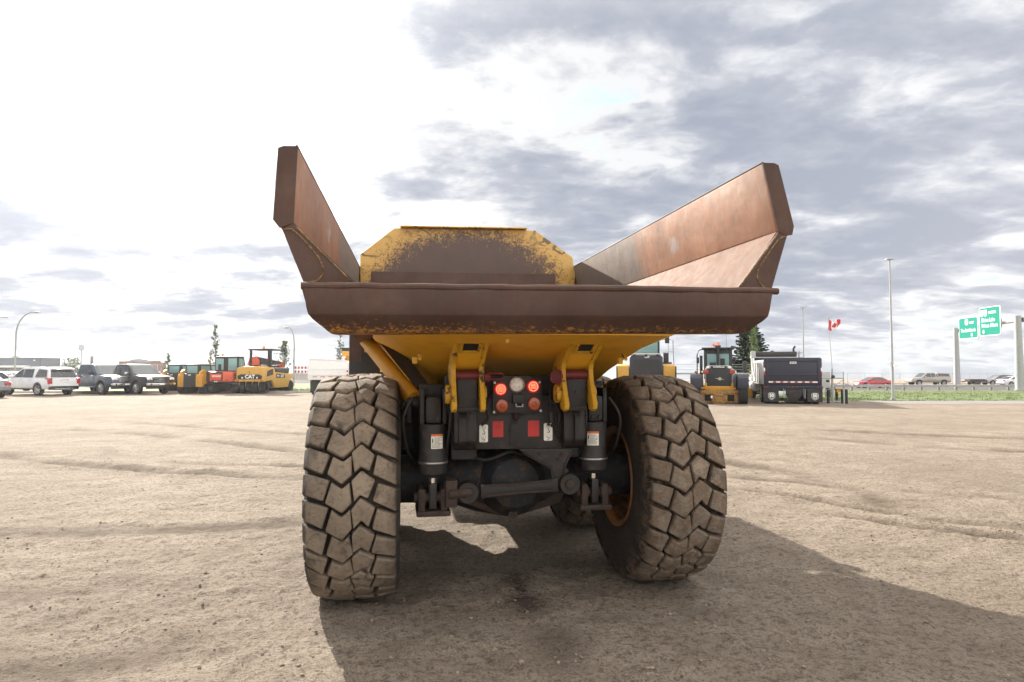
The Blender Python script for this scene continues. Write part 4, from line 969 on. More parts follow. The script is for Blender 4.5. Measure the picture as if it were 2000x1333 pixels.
def loader(label, x, y, rz, group):
    o = empty('track_loader', (x, y, 0), rz, label, 'track loader', group)
    for sg in (-1, 1): track(o, sg*.72, .1, 2.5, .33, .40)
    b = MB(); b.prism([(0, .45), (-.02, 1.05), (.06, 1.30), (1.9, 1.1), (2.2, .5)], 'x', -.86, .86, .04); b.build('body', CATYD, o)
    d = bxpart('engine_door', o, BLK, (-.42, .42, -.05, .02, .42, 1.32), bev=.03)
    q = MB()
    for k in range(9): q.bx(-.33, .33, -.062, -.05, .62+k*.06, .65+k*.06)
    q.build('louvre', DARK, d); text('CAT', .10, WHITEP, d, (0, -.056, 1.23), sx=1.0, bold=.006)
    c = MB(); c.prism([(.25, 1.2), (.28, 1.92), (.36, 1.96), (1.7, 1.96), (1.85, 1.2)], 'x', -.46, .46, .04); c.build('cab', DARK, o)
    bxpart('rear_window', o, CABGLASS, (-.36, .36, .245, .265, 1.36, 1.84))
    for sg in (-1, 1):
        bxpart('side_window', o, CABGLASS, (sg*.455, sg*.468, .5, 1.55, 1.38, 1.84))
        a = MB(); a.prism([(.0, .62), (-.06, 1.15), (.10, 1.48), (.42, 1.60), (2.0, 1.05), (2.75, .45), (2.62, .30), (1.85, .86), (.5, 1.30), (.30, 1.0), (.26, .62)], 'x', sg*.60, sg*.74, .02); am = a.build('lift_arm', CATYD, o)
        text('CAT', .17, WHITEP, am, (sg*.745, .95, 1.20), (PI/2, 0, PI/2 if sg > 0 else -PI/2), bold=.006)
        bxpart('tail_light', o, REDLENS, (sg*.62, sg*.72, -.03, .02, .95, 1.06)); bxpart('number_decal', o, BLK, (sg*.745, sg*.752, .45, .75, .84, .94))
        q = MB(); q.cyl((sg*.66, .35, .9), (sg*.66, 1.2, 1.15), .045, n=10); q.build('lift_ram', CHROME, o)
    bk = MB(); bk.prism([(2.6, .08), (3.2, .06), (2.75, .55), (2.6, .6)], 'x', -.88, .88, .02); bk.build('bucket', DARK, o)
    return o
x, y = place(371, 42); l0 = loader('yellow compact track loader rear with a full dark engine door', x, y, R(-6), 'compact track loaders')
for px, D, a, lb in ((336, 44, -4, 'yellow compact track loader half hidden by the black pickup nose'), (413, 47, 12, 'compact track loader whose cab shows behind the orange mini excavator')):
    c = copy_tree(l0); c.location = (*place(px, D), 0); c.rotation_euler = (0, 0, R(a)); c['label'] = lb

# ------------------------------------------------------------------ mini excavator
x, y = place(435, 42.5); o = empty('mini_excavator', (x, y, 0), R(4), 'orange and black mini excavator between a track loader and the yellow roller', 'excavator')
for sg in (-1, 1): track(o, sg*.78, .0, 2.3, .30, .42)
bxpart('undercarriage', o, DARK, (-.6, .6, .6, 1.7, .25, .62))
b = MB(); b.prism([(-1.0, .70), (-1.02, 1.25), (-.95, 1.42), (-.5, 1.45), (.05, 1.45), (.05, .66), (-.5, .60)], 'z', 0, 1) if False else None
b = MB(); b.bx(-1.0, 1.0, .0, 2.0, .66, .86, .05); b.build('slew_deck', DARK, o)
def rr_prism(mb, w, v0, v1, z0, z1, bev): mb.prism([(-w, v0+.45), (-w*.72, v0+.08), (-.3, v0), (.3, v0), (w*.72, v0+.08), (w, v0+.45), (w, v1), (-w, v1)], 'z', z0, z1, bev)
b = MB(); rr_prism(b, 1.0, -.28, .9, .80, 1.46, .06); cw = b.build('counterweight', HITR, o)
b = MB(); b.bx(-1.005, .05, -.12, .5, .78, 1.48, .06); b.bx(-.62, .12, -.30, .1, .86, 1.44, .05); cwb = b.build('engine_cover', DARK, o)
pnl = bxpart('name_panel', o, HITR, (-.60, .04, -.325, -.28, .90, 1.30), bev=.05); text('HITACHI', .145, WHITEP, pnl, (-.28, -.330, 1.15), sx=.95, bold=.004)
q = MB()
for k in range(4): q.bx(.60, .95, -.13+.0, -.05, .92+k*.12, 1.0+k*.12, .01)
q.build('vent', DARK, cw)
c = MB(); c.prism([(.1, 1.4), (.12, 2.42), (.2, 2.48), (1.3, 2.48), (1.55, 1.9), (1.6, 1.4)], 'x', -.55, .95, .06); cb = c.build('cab', DARK, o)
bxpart('rear_window', cb, CABGLASS, (-.48, .02, .08, .11, 1.56, 2.32), bev=.01); bxpart('rear_window', cb, CABGLASS, (.32, .88, .08, .11, 1.52, 2.34), bev=.01)
bxpart('seat', cb, BLK, (-.32, -.12, .07, .085, 1.55, 1.95)); bxpart('side_window', cb, CABGLASS, (.95, .962, .3, 1.3, 1.55, 2.32))
q = MB(); q.cyl((-.28, .7, 2.48), (-.28, .7, 2.64), .075, n=12); q.build('beacon', BEACON, o); q = MB(); q.tube([(-.3, 1.4, 1.2), (-.3, 2.0, 2.3), (-.3, 3.0, 2.0)], .12, 8); q.build('boom', HITR, o)
bxpart('tail_light', o, REDLENS, (.3, .42, -.3, -.25, .86, .92)); bxpart('reflector', o, WHITEP, (-.42, -.34, -.31, -.28, .76, .84), (-.3, -.22, -.31, -.28, .76, .84)); bxpart('blade', o, HITR, (-1, 1, 2.5, 2.58, .05, .45))

# ------------------------------------------------------------------ pneumatic roller
x, y = place(488, 42); o = empty('pneumatic_roller', (x, y, 0), R(-4), 'yellow pneumatic tyre roller with black canopy frame and four front wheels', 'road roller')
b = MB(); b.prism([(-.92, .92), (-.92, 1.50), (-.88, 1.72), (-.5, 1.80), (.5, 1.80), (.88, 1.72), (.92, 1.50), (.92, .92)], 'y', 0, 1.7, .07); hd = b.build('bonnet', CATY, o)
b = MB(); b.prism([(-.80, .95), (-.84, 1.18), (-.62, 1.28), (.62, 1.28), (.84, 1.18), (.80, .95)], 'y', -.02, .05, .02); gp = b.build('grille_panel', BLK, o); text('CAT', .34, WHITEP, gp, (.02, -.026, 1.115), bold=.012)
for u in (-.55, .45): bxpart('work_lamp', gp, LENS, (u, u+.1, -.03, 0, 1.0, 1.1))
b = MB(); b.cyl((-.02, -.01, 1.42), (-.02, .02, 1.42), .045, n=10); b.build('lock', BLK, hd)
bxpart('front_bumper', o, CATY, (-.98, .98, -.06, .2, .80, .93), bev=.03)
for u in (-.35, .35): bxpart('tie_ring', o, DARK, (u-.02, u+.02, -.08, -.05, .84, .9))
for u in (-.9, .75): bxpart('tail_light', o, REDLENS, (u, u+.2, -.075, -.05, .84, .9))
b = MB(); b.prism([(.3, .82), (.3, 1.62), (1.7, 1.62), (1.75, 1.42), (4.6, 1.28), (4.7, 1.05), (4.2, .95), (3.9, .35), (1.75, .35), (1.3, .88)], 'x', -.90, .93, .04); bd = b.build('body', CATY, o)
b = MB(); b.prism([(.45, 1.12), (.55, 1.50), (1.4, 1.66), (1.4, 1.25)], 'x', .932, .945); b.build('side_vent', BLK, bd)
b = MB(); b.prism([(1.9, 1.02), (1.9, 1.32), (3.3, 1.27), (3.3, 1.0)], 'x', .932, .94); sp2 = b.build('side_decal', BLK, bd); text('CAT', .26, WHITEP, sp2, (.944, 2.85, 1.14), (PI/2, 0, PI/2), bold=.008); text('PS36', .16, WHITEP, sp2, (.944, 2.2, 1.16), (PI/2, 0, PI/2), bold=.004)
bxpart('side_tank', o, mat('dark_tarp', (.05, .05, .055), .8, var=.3), (-.75, .75, 2.3, 4.5, 1.30, 1.72), bev=.12)
cp = MB()
for u, hw in ((-.66, .07), (.66, .13)): cp.bx(u-hw, u+hw, 1.38, 1.55, 1.5, 2.92, .03)
cp.build('canopy_post', BLK, o); b = MB(); b.prism([(1.2, 2.92), (1.2, 3.0), (2.9, 2.98), (2.9, 2.90)], 'x', -.74, .98, .02); b.build('canopy_roof', BLK, o)
q = MB(); q.cyl((.30, 1.3, 3.0), (.30, 1.3, 3.16), .075, n=12); q.build('beacon', BEACON, o)
bxpart('operator_seat', o, BLK, (-.25, .25, 2.0, 2.45, 1.5, 1.9), bev=.04)
for u in (-.66, -.22, .22, .66):
    car_wheel(o, u, .62, .42, .36, DARK, 0); bxpart('wheel_fork', o, CATY, (u-.23, u-.19, .30, .9, .4, .88))
for u in (-.74, -.3, .3, .74): car_wheel(o, u, 4.35, .42, .40, DARK, 0)
bxpart('rear_frame', o, DARK, (-.8, .8, .9, 4.2, .42, .9)); q = MB(); q.tube([(.8, 4.35, 1.05), (.85, 5.0, 1.05), (.85, 5.0, .5)], .03, 6); q.build('step_rail', CATY, o)

x, y = place(515, 50); o = empty('loader_crane', (x, y, 0), 0, 'red folded crane arm visible through the roller canopy frame', 'crane')
b = MB(); b.prism([(-1.2, 1.9), (-1.0, 2.55), (-.55, 2.65), (-.25, 2.3), (-.2, 1.9)], 'y', -.3, .3, .05); b.build('crane_column', HITR, o)
b = MB(); b.prism([(-.5, 2.62), (1.5, 2.18), (1.5, 2.0), (.8, 1.95), (-.3, 1.95)], 'y', -.2, .2, .05); b.build('folded_boom', BLK, o); bxpart('boom_tip', o, HITR, (1.1, 1.6, -.2, .2, 1.5, 2.2), bev=.04)
bxpart('crane_base', o, DARK, (-1.3, 1.3, -.8, .8, .5, 1.9), bev=.05); bxpart('outrigger', o, DARK, (-1.6, -1.4, -.3, .3, 0, .7), (1.4, 1.6, -.3, .3, 0, .7), (-1.6, 1.6, -.12, .12, .5, .66))
# ------------------------------------------------------------------ white tipper seen from behind
TYR = dict(n=28)
def truck_wheels(o, us, vs, r, w):
    for v in vs:
        for u in us: car_wheel(o, u, v, r, w, STEEL, 8)
x, y = place(641, 40); o = empty('white_tipper_truck', (x, y, 0), R(5), 'white tipper truck with dented tailgate standing on the far side of the lot', 'tipper truck')
b = MB(); b.prism([(-1.22, .95), (-1.26, 1.05), (-1.22, 2.22), (1.14, 2.12), (1.22, 1.05), (1.2, .95)], 'y', 0, .12, .02); tg = b.build('tailgate', WHITE, o)
q = MB(); q.bx(-1.18, 1.14, -.03, 0, 1.24, 1.28); q.bx(-1.18, 1.14, -.02, 0, 1.60, 1.63); q.prism([(-1.2, 2.22), (-1.0, 2.30), (1.1, 2.18), (1.12, 2.12)], 'y', -.02, .1); q.build('tailgate_rib', WHITE, tg)
b = MB(); b.bx(-1.2, 1.2, .12, 4.6, .95, 2.05, .03); b.build('box_body', WHITE, o)
for k in range(4): bxpart('reflector_strip', tg, REFL, (-.95+k*.48, -.67+k*.48, -.012, 0, 1.12, 1.16))
q = MB()
for k in range(3): q.cyl((-.22+k*.22, -.02, .985), (-.22+k*.22, 0, .985), .05, n=12)
q.build('lamp_cluster', BLK, tg)
for z in (1.5, 1.25): q = MB(); q.cyl((1.18, -.03, z), (1.18, 0, z), .06, n=12); q.build('tail_light', REDLENS, tg)
for u in (-1.15, .75): bxpart('mud_flap', o, BLK, (u, u+.62, .3, .32, .18, .92)); 
bxpart('chassis', o, BLK, (-.45, .45, .2, 6.5, .62, .94)); b = MB(); b.prism([(5.2, .9), (5.2, 2.1), (6.0, 2.2), (6.6, 1.6), (7.8, 1.45), (8.0, .6), (5.4, .5)], 'x', -1.1, 1.1, .06); b.build('cab', WHITE, o)
truck_wheels(o, (-1.0, -.68, .68, 1.0), (.9, 2.2), .5, .28); truck_wheels(o, (-1.0, 1.0), (6.9,), .5, .28)
# yellow machine behind it
x, y = place(690, 47); o = empty('yellow_dozer', (x, y, 0), 0, 'yellow machine with black roof edge behind the white tipper, mostly hidden', 'machine')
bxpart('body', o, CATYD, (-.75, 1.6, 0, 4, .8, 2.3), (-.85, 1.6, .0, 2.2, 2.55, 2.95), bev=.04); bxpart('roof', o, BLK, (-.85, 1.7, .0, 2.2, 2.96, 3.2), bev=.03); bxpart('cab_post', o, CATYD, (-.6, .3, .1, 2.0, 2.2, 2.56)); q = MB(); q.cyl((-.55, -.1, 2.35), (-.55, .0, 2.35), .09, n=10); q.build('work_lamp', AMBER, o)
for sg in (-1, 1): track(o, .4+sg*.95, -.2, 3.5, .42, .5)
# ------------------------------------------------------------------ wheel loader
x, y = place(1262, 33); o = empty('wheel_loader', (x, y, 0), R(-11), 'yellow wheel loader with dark radiator grille, behind the right rear tyre', 'wheel loader'); o.scale = (1.05, 1.05, 1.105)
b = MB(); b.prism([(-.70, .8), (-.80, 1.2), (-.80, 2.02), (-.72, 2.10), (.72, 2.10), (.80, 2.02), (.80, 1.2), (.70, .8)], 'y', 0, .3, .05); gr = b.build('radiator_housing', BLKNAVY, o)
q = MB(); q.bx(-.64, .64, -.012, 0, 1.0, 1.92)
for k in range(8): q.bx(-.56, .56, -.03, -.01, 1.05+k*.11, 1.10+k*.11)
q.build('grille', BLK, gr); text('CAT', .12, WHITEP, gr, (0.05, -.006, 2.03), bold=.008)
q = MB()
for u in (-.55, .0, .55): q.cyl((u, -.03, 2.09), (u, .03, 2.09), .07, n=12)
q.build('work_lamp', BLK, gr)
b = MB(); b.bx(-.72, .72, .0, 2.0, 2.10, 2.20, .05); b.bx(-.74, .74, .3, 2.2, .9, 2.1, .05); b.build('engine_hood', mat('pale_grey_hood', (.36, .35, .32), .5, var=.15), o)
for sg in (-1, 1):
    b = MB(); b.prism([(.1, 1.05), (.05, 1.62), (1.3, 1.72), (1.7, 1.0)], 'x', sg*.82, sg*1.40, .05); fd = b.build('fender', CATY, o); bxpart('fender_edge', fd, BLK, (sg*1.40, sg*1.45, .06, 1.6, 1.0, 1.6))
    car_wheel(o, sg*1.10, .9, .78, .62, CATY, 0); car_wheel(o, sg*1.10, 4.1, .78, .62, CATY, 0)
b = MB(); b.prism([(1.9, 2.0), (1.9, 3.3), (2.0, 3.4), (3.4, 3.4), (3.6, 2.0)], 'x', -.72, .72, .05); cb = b.build('cab', BLK, o)
bxpart('rear_window', cb, CABGLASS, (-.62, .62, 1.885, 1.9, 2.25, 3.2)); bxpart('side_window', cb, CABGLASS, (.72, .73, 2.1, 3.3, 2.2, 3.2))
b = MB(); b.tube([(.75, 1.6, 2.9), (1.15, 1.6, 2.92), (1.38, 1.6, 2.86), (1.40, 1.6, 2.0), (1.42, 1.6, 1.65)], .025, 6); b.tube([(.8, 1.6, 2.3), (1.38, 1.6, 2.3)], .02, 6); b.tube([(1.15, 1.6, 2.92), (1.15, 1.6, 1.7)], .015, 6); b.build('hand_rail', GALV, o)
b = MB(); b.bx(.98, 1.20, 1.55, 1.65, 2.72, 3.05, .03); b.tube([(.75, 1.6, 2.98), (1.1, 1.6, 2.98)], .02, 6); b.build('wing_mirror', BLK, o)
bxpart('step', o, BLK, (.85, 1.3, 1.4, 1.9, 1.70, 1.80), (.90, 1.15, 1.5, 1.8, 1.8, 2.25)); b = MB(); b.prism([(3.6, .5), (3.6, 1.5), (5.4, .9), (5.6, .5)], 'x', -.4, .4, .05); b.build('loader_frame', CATYD, o)
b = MB(); b.prism([(5.4, .1), (6.6, .05), (5.9, 1.1), (5.4, 1.0)], 'x', -1.4, 1.4, .03); b.build('bucket', CATYD, o)
# ------------------------------------------------------------------ motor grader
GRADY = mat('grimy_machine_yellow', (.33, .17, .03), .55, var=.4, dirt=.5, dirtc=(.10, .07, .035)); x, y = place(1404, 30); o = empty('motor_grader', (x, y, 0), R(-17), 'yellow motor grader seen from behind with two orange beacons on its cab', 'motor grader')
b = MB(); b.prism([(-.62, .75), (-.64, 1.60), (-.50, 1.78), (.50, 1.78), (.64, 1.60), (.62, .75)], 'y', .1, 2.2, .04); hd = b.build('engine_hood', mat('grey_hood_paint', (.30, .30, .29), .5, var=.15), o)
b = MB(); b.prism([(-.56, .82), (-.58, 1.55), (-.44, 1.66), (.44, 1.66), (.58, 1.55), (.56, .82)], 'y', .06, .12, .02); gr = b.build('radiator_grille', BLK, hd)
q = MB(); q.cyl((.04, .02, 1.16), (.04, .07, 1.16), .075, n=16); q.tube([(-.15, .045, 1.18), (.04, .045, 1.16), (.22, .045, 1.13)], .012, 5); q.build('fan_hub', mat('cream_hub', (.45, .42, .36), .6), gr)
bd = bxpart('name_plate', gr, BLKNAVY, (-.36, .36, .03, .06, 1.66, 1.76)); text('CATERPILLAR', .085, WHITEP, bd, (0, .026, 1.71), bold=.003)
for sg in (-1, 1):
    bxpart('work_lamp', hd, LENS, (sg*.42, sg*.56, .03, .1, 1.65, 1.74), bev=.01); bxpart('turn_lamp', hd, AMBER, (sg*.60, sg*.70, .02, .1, 1.40, 1.58)); bxpart('tail_light', hd, REDLENS, (sg*.48, sg*.597, .02, .06, 1.40, 1.58)); bxpart('marker', hd, WHITEP, (sg*.72, sg*.78, .05, .1, 1.45, 1.52))
b = MB(); b.prism([(-.98, .50), (-.82, .62), (-.55, .64), (.55, .64), (.82, .62), (.98, .50), (.97, .42), (-.97, .42)], 'y', -.12, .06, .03); bm_ = b.build('rear_bumper', GRADY, o)
for sg in (-1, 1):
    q = MB(); q.cyl((sg*.86, -.14, .47), (sg*.86, -.1, .47), .055, n=12); q.build('hole_ring', BLK, bm_); q = MB(); q.cyl((sg*.72, -.14, .50), (sg*.72, -.11, .50), .035, n=10); q.build('tail_light', REDLENS, bm_)
q = MB(); q.bx(-.56, .56, -.02, .12, .64, .82, .01)
for k in range(14): q.bx(-.5+k*.075, -.49+k*.075, -.03, -.02, .66, .80)
q.build('lower_grille', CATYD, o); bxpart('hood_post', o, CATYD, (-.64, -.54, -.02, .1, .6, .96), (.54, .64, -.02, .1, .6, .96))
q = MB(); q.cyl((-.02, -.2, .20), (-.02, .3, .20), .30, n=20, bev=.03); q.cyl((-.02, -.26, .22), (-.02, -.2, .22), .16, n=18); q.bx(-.34, -.2, -.2, .0, .12, .40, .02); q.bx(.2, .36, -.2, .0, .1, .42, .02); q.cyl((-.1, -.22, .40), (.16, -.22, .40), .06, n=10); q.build('hydraulic_pump', GRADY, o)
bxpart('ripper_frame', o, GRADY, (-.95, -.66, -.1, .4, .06, .44), (.66, .95, -.1, .4, .06, .44), (-.62, .62, -.02, .2, .04, .12), bev=.02); bxpart('axle_case', o, GREASE, (-.9, .9, .1, .6, .12, .66), bev=.03); bxpart('marker', o, WHITEP, (-.38, -.30, -.22, -.2, .26, .38))
def place_wheels():
    for sg in (-1, 1):
        for v in (.15, 1.75): car_wheel(o, sg*1.04, v, .66, .42, CATYD, 0)
        car_wheel(o, sg*.95, 6.8, .66, .40, CATYD, 0)
place_wheels()
for sg in (-1, 1): b = MB(); b.prism([(-.66, .75), (-.62, 1.2), (-.45, 1.36), (2.3, 1.36), (2.5, 1.28), (-.40, 1.28), (-.56, 1.16), (-.60, .75)], 'x', sg*.80, sg*1.28, .02); b.build('mud_guard', BLKNAVY, o)
b = MB(); b.prism([(2.2, 1.1), (2.2, 2.60), (3.7, 2.64), (3.9, 1.1)], 'x', -.68, .68, .05); cb = b.build('cab', BLK, o)
bxpart('rear_window', cb, CABGLASS, (-.52, -.07, 2.185, 2.2, 1.75, 2.38), (.07, .52, 2.185, 2.2, 1.75, 2.38)); bxpart('cab_roof', cb, DARK, (-.78, .80, 2.0, 3.9, 2.62, 2.70), bev=.03)
bxpart('exhaust_stack', o, BLK, (-.05, .06, 1.9, 2.0, 1.78, 2.72), (-.14, .14, 1.85, 2.05, 2.62, 2.80), bev=.02)
for u, z in ((-.20, 2.74), (.03, 2.80)): q = MB(); q.cyl((u, 1.95, z), (u, 1.95, z+.14), .062, n=12); q.build('beacon', BEACON, o)
bxpart('seat', cb, BLK, (.1, .32, 2.16, 2.18, 1.75, 2.15), (-.4, -.1, 2.16, 2.18, 1.75, 1.95), bev=.01)
b = MB(); b.tube([(-.7, 2.1, 2.62), (-.92, 1.9, 2.55), (-1.0, 1.8, 2.3), (-1.0, 1.8, 1.3)], .03, 6); b.bx(-1.03, -.90, 1.75, 1.82, 1.9, 2.2, .02); b.bx(-.88, -.74, 2.2, 2.4, 1.3, 2.3, .02); b.build('hand_rail', BLK, o); b = MB(); b.bx(.72, .86, 2.4, 2.5, 1.95, 2.2, .02); b.build('wing_mirror', BLK, o)
q = MB(); q.cyl((.42, 2.5, 2.7), (.42, 2.5, 3.4), .006, n=5); q.build('aerial', BLK, o); b = MB(); b.tube([(-1.15, 4.2, 1.5), (-.9, 4.2, 1.2), (-.6, 4.2, 1.7)], .07, 8); b.prism([(3.9, 1.0), (3.9, 1.5), (7.2, 1.2), (7.2, .8)], 'x', -.2, .2, .03); b.bx(-.9, .9, 6.7, 6.9, .45, .7, .02); b.build('front_frame', CATYD, o); bxpart('mouldboard', o, CATYD, (-1.75, 1.75, 4.6, 4.75, .12, .62), bev=.03)
# ------------------------------------------------------------------ navy tipper truck
x, y = place(1548, 29.6); o = empty('navy_tipper_truck', (x, y, 0), R(-14), 'navy blue tipper truck with white badge on its mud flaps, parked by the gate', 'tipper truck'); o.scale = (1, 1, 1.035)
b = MB(); b.prism([(-1.24, .78), (-1.25, 2.02), (-1.18, 2.07), (1.18, 2.07), (1.25, 2.02), (1.24, .78)], 'y', 0, .10, .02); tg = b.build('tailgate', BLKNAVY, o)
q = MB(); q.bx(-1.10, 1.10, -.035, 0, 1.90, 1.97, .01); q.bx(-1.10, 1.10, -.03, 0, 1.28, 1.34, .01); q.bx(-1.13, -1.05, -.03, 0, .8, 1.98, .01); q.bx(1.05, 1.13, -.03, 0, .8, 1.98, .01); q.bx(-1.28, 1.28, -.05, .1, .72, .80, .01); q.build('tailgate_rib', BLKNAVY, tg)
b = MB(); b.bx(-1.22, 1.22, .1, 4.9, .85, 1.98, .02)
for k in range(7): b.bx(-1.27, -1.22, .3+k*.7, .42+k*.7, .9, 1.9, .01)
b.build('box_body', mat('grey_white_box', (.50, .50, .50), .45, var=.15), o)
bd = bxpart('maker_badge', tg, WHITE, (-.12, .16, -.045, -.035, 1.80, 1.89)); bxpart('badge_print', bd, BLKNAVY, (-.08, .0, -.048, -.045, 1.825, 1.865), (.03, .12, -.048, -.045, 1.825, 1.865), bev=0)
ts = bxpart('conspicuity_tape', tg, WHITE, (-1.05, 1.05, -.042, -.03, .955, 1.015), bev=0)
bxpart('tape_mark', ts, REFL, *[(-.86+k*.31, -.72+k*.31, -.046, -.042, .958, 1.012) for k in range(6)], bev=0)
q = MB()
for u in (-1.22, -1.10, -.2, -.02, .16, 1.05, 1.2): q.cyl((u, -.07, .76), (u, -.04, .76), .028, n=8)
q.build('marker_lamp', REDLENS, tg)
for u in (-1.225, 1.225):
    bxpart('tail_light', tg, REDLENS, (u-.03, u+.03, -.03, .0, 1.28, 1.44)); bxpart('side_marker', tg, REDLENS, (u-.03, u+.03, -.02, 0, 1.76, 1.80)); bxpart('reverse_lamp', tg, WHITE, (u-.03, u+.03, -.03, .0, 1.46, 1.62))
for u in (-.93, .93):
    f = bxpart('mud_flap', o, BLK, (u-.32, u+.32, -.02, .0, -.02+.12, .72), bev=0)
    q = MB(); q.tube([(u-.14, -.024, .47), (u-.14, -.024, .30), (u-.10, -.024, .25), (u, -.024, .185), (u+.10, -.024, .25), (u+.14, -.024, .30), (u+.14, -.024, .47)], .010, 4); q.tube([(u-.08, -.024, .29), (u, -.024, .24), (u+.08, -.024, .29)], .013, 4); q.build('badge_outline', WHITEP, f)
    text('50', .19, WHITEP, f, (u, -.022, .375), bold=.01, sx=1.05); bxpart('badge_line', f, WHITEP, (u-.11, u+.11, -.024, -.02, .475, .50), bev=0)
bxpart('licence_plate', o, WHITE, (-.62, -.32, -.03, -.01, .44, .58)); b = MB(); b.prism([(-.34, .62), (-.30, .40), (-.08, .10), (.18, .10), (.38, .40), (.42, .62)], 'y', .0, .12, .02); b.build('hitch_plate', DARK, o)
bxpart('chassis', o, BLK, (-.5, .5, .1, 7.0, .45, .80), (-1.2, 1.2, .02, .12, .62, .74)); [bxpart('tail_lamp_bracket', o, BLK, q) for q in ((-.26, -.04, -.012, .0, .50, .62), (.10, .32, -.012, .0, .50, .62))]
for u in (-.42, .46): q = MB(); q.tube([(u, -.03, .7), (u, -.05, .3), (u+.05, -.03, .26), (u+.07, -.02, .66)], .014, 6); q.build('air_hose', GALV, o)
truck_wheels(o, (-1.04, -.72, .72, 1.04), (.55, 1.85), .50, .27); truck_wheels(o, (-1.02, 1.02), (6.4,), .50, .27)
b = MB(); b.prism([(5.0, .9), (5.0, 2.45), (6.1, 2.45), (6.3, 1.6), (7.7, 1.45), (7.9, .6), (5.2, .5)], 'x', -1.02, 1.02, .06); b.build('cab', WHITE, o); bxpart('wheel_fender', o, WHITE, (-1.2, -.85, 5.8, 7.2, .9, 1.15), bev=.08)
for sg in (-1, 1): bxpart('wing_mirror', o, BLK, (sg*1.35, sg*1.55, 6.0, 6.1, 1.35, 2.0), bev=.03)
b = MB(); b.cyl((-1.02, 4.7, 2.33), (1.0, 4.7, 2.33), .135, n=18); tp_ = b.build('rolled_tarp', mat('black_tarp', (.035, .034, .033), .85, var=.3, bump=.4), o)
b = MB(); b.bx(-1.3, 1.3, 4.6, 4.85, 2.14, 2.19, .01); b.bx(-1.25, -1.05, 4.6, 4.8, 2.19, 2.5, .01); b.bx(1.02, 1.3, 4.6, 4.8, 2.36, 2.42, .01); b.bx(1.1, 1.16, 4.6, 4.8, 2.0, 2.5, .01); b.tube([(-1.27, 4.7, 2.45), (-1.27, 4.3, 1.7), (-1.27, 3.2, .95)], .04, 6); b.build('tarp_frame', GALV, o); bxpart('cab_shield', o, BLKNAVY, (-1.1, 1.1, 4.75, 4.85, 1.7, 2.15))
b = MB(); b.cyl((-1.15, 4.0, .7), (-1.15, 5.3, .7), .26, n=18, bev=.04); b.build('fuel_tank', mat('polished_tank', (.6, .6, .6), .3, .7), o)
b = MB(); b.tube([(.9, 4.9, 2.3), (.9, 4.9, 2.62), (.98, 4.9, 2.74)], .055, 8); b.build('exhaust_tip', BLK, o)

# ================================================================== yard furniture, roadside
def tree_leaves(pts, size, m, name, par, seed, asp=.6):
    r = random.Random(seed); V = []; Fc = []
    for p in pts:
        a = Vector((r.gauss(0, 1), r.gauss(0, 1), r.gauss(0, 1))).normalized(); b = a.orthogonal().normalized(); b.rotate(Matrix.Rotation(r.uniform(0, 6.28), 3, a)); c = a.cross(b); s = size*r.uniform(.6, 1.3); k = len(V)
        V.extend([p-b*s, p+c*s*asp, p+b*s, p-c*s*asp]); Fc.append((k, k+1, k+2, k+3))
    return raw(name, V, Fc, m, par)
LEAF = mat('sapling_leaf', (.085, .125, .045), .6, var=.45, scale=2.5); LEAFL = mat('poplar_leaf', (.12, .18, .055), .6, var=.4, scale=2.5); NEEDLE = mat('spruce_needle', (.028, .055, .030), .7, var=.5, scale=3)
def sapling(label, px, D, ytop, wid, dens, seed, lean=0):
    x = gx(px, D); z0 = tz(x, D); top = at(px, ytop, D).z; h = top-z0; r = random.Random(seed)
    o = empty('sapling_tree', (x, D, z0), 0, label, 'tree', 'young columnar trees along the fence')
    b = MB(); b.tube([(0, 0, -.1), (.02, 0, h*.4), (-.02+lean*.5, 0, h*.75), (lean, 0, h)], [.045, .035, .02, .006], 6)
    pts = []
    for k in range(int(26*dens)):
        t = r.uniform(.22, .97); a = r.uniform(0, 6.28); l = wid*(1.05-t)*r.uniform(.5, 1.2)+.05; p0 = Vector((lean*t*t, 0, h*t)); p1 = p0+Vector((math.cos(a)*l, math.sin(a)*l, l*1.7)); b.tube([p0, p0.lerp(p1, .5)+Vector((0, 0, .02)), p1], [.012, .008, .003], 4)
        for _ in range(11): q = p0.lerp(p1, r.uniform(.35, 1.1)); pts.append(q+Vector((r.gauss(0, .05), r.gauss(0, .05), r.gauss(0, .06))))
    b.build('trunk', BARK, o); tree_leaves(pts, .075, LEAF, 'crown', o, seed)
sapling('tall thin sapling rising behind the orange mini excavator', 420, 50, 636, .5, 2.0, 1)
sapling('bushy leaning sapling to the right of the roller canopy', 553, 50, 668, .85, 2.2, 2, .15)
sapling('slim sapling topping out under the truck body edge', 664, 52, 640, .5, 1.5, 3)
sapling('small sapling above the building behind the black pickup', 328, 56, 691, .5, 1.2, 4)
sapling('short bare sapling beside the tall thin one', 411, 53, 680, .4, .8, 5)
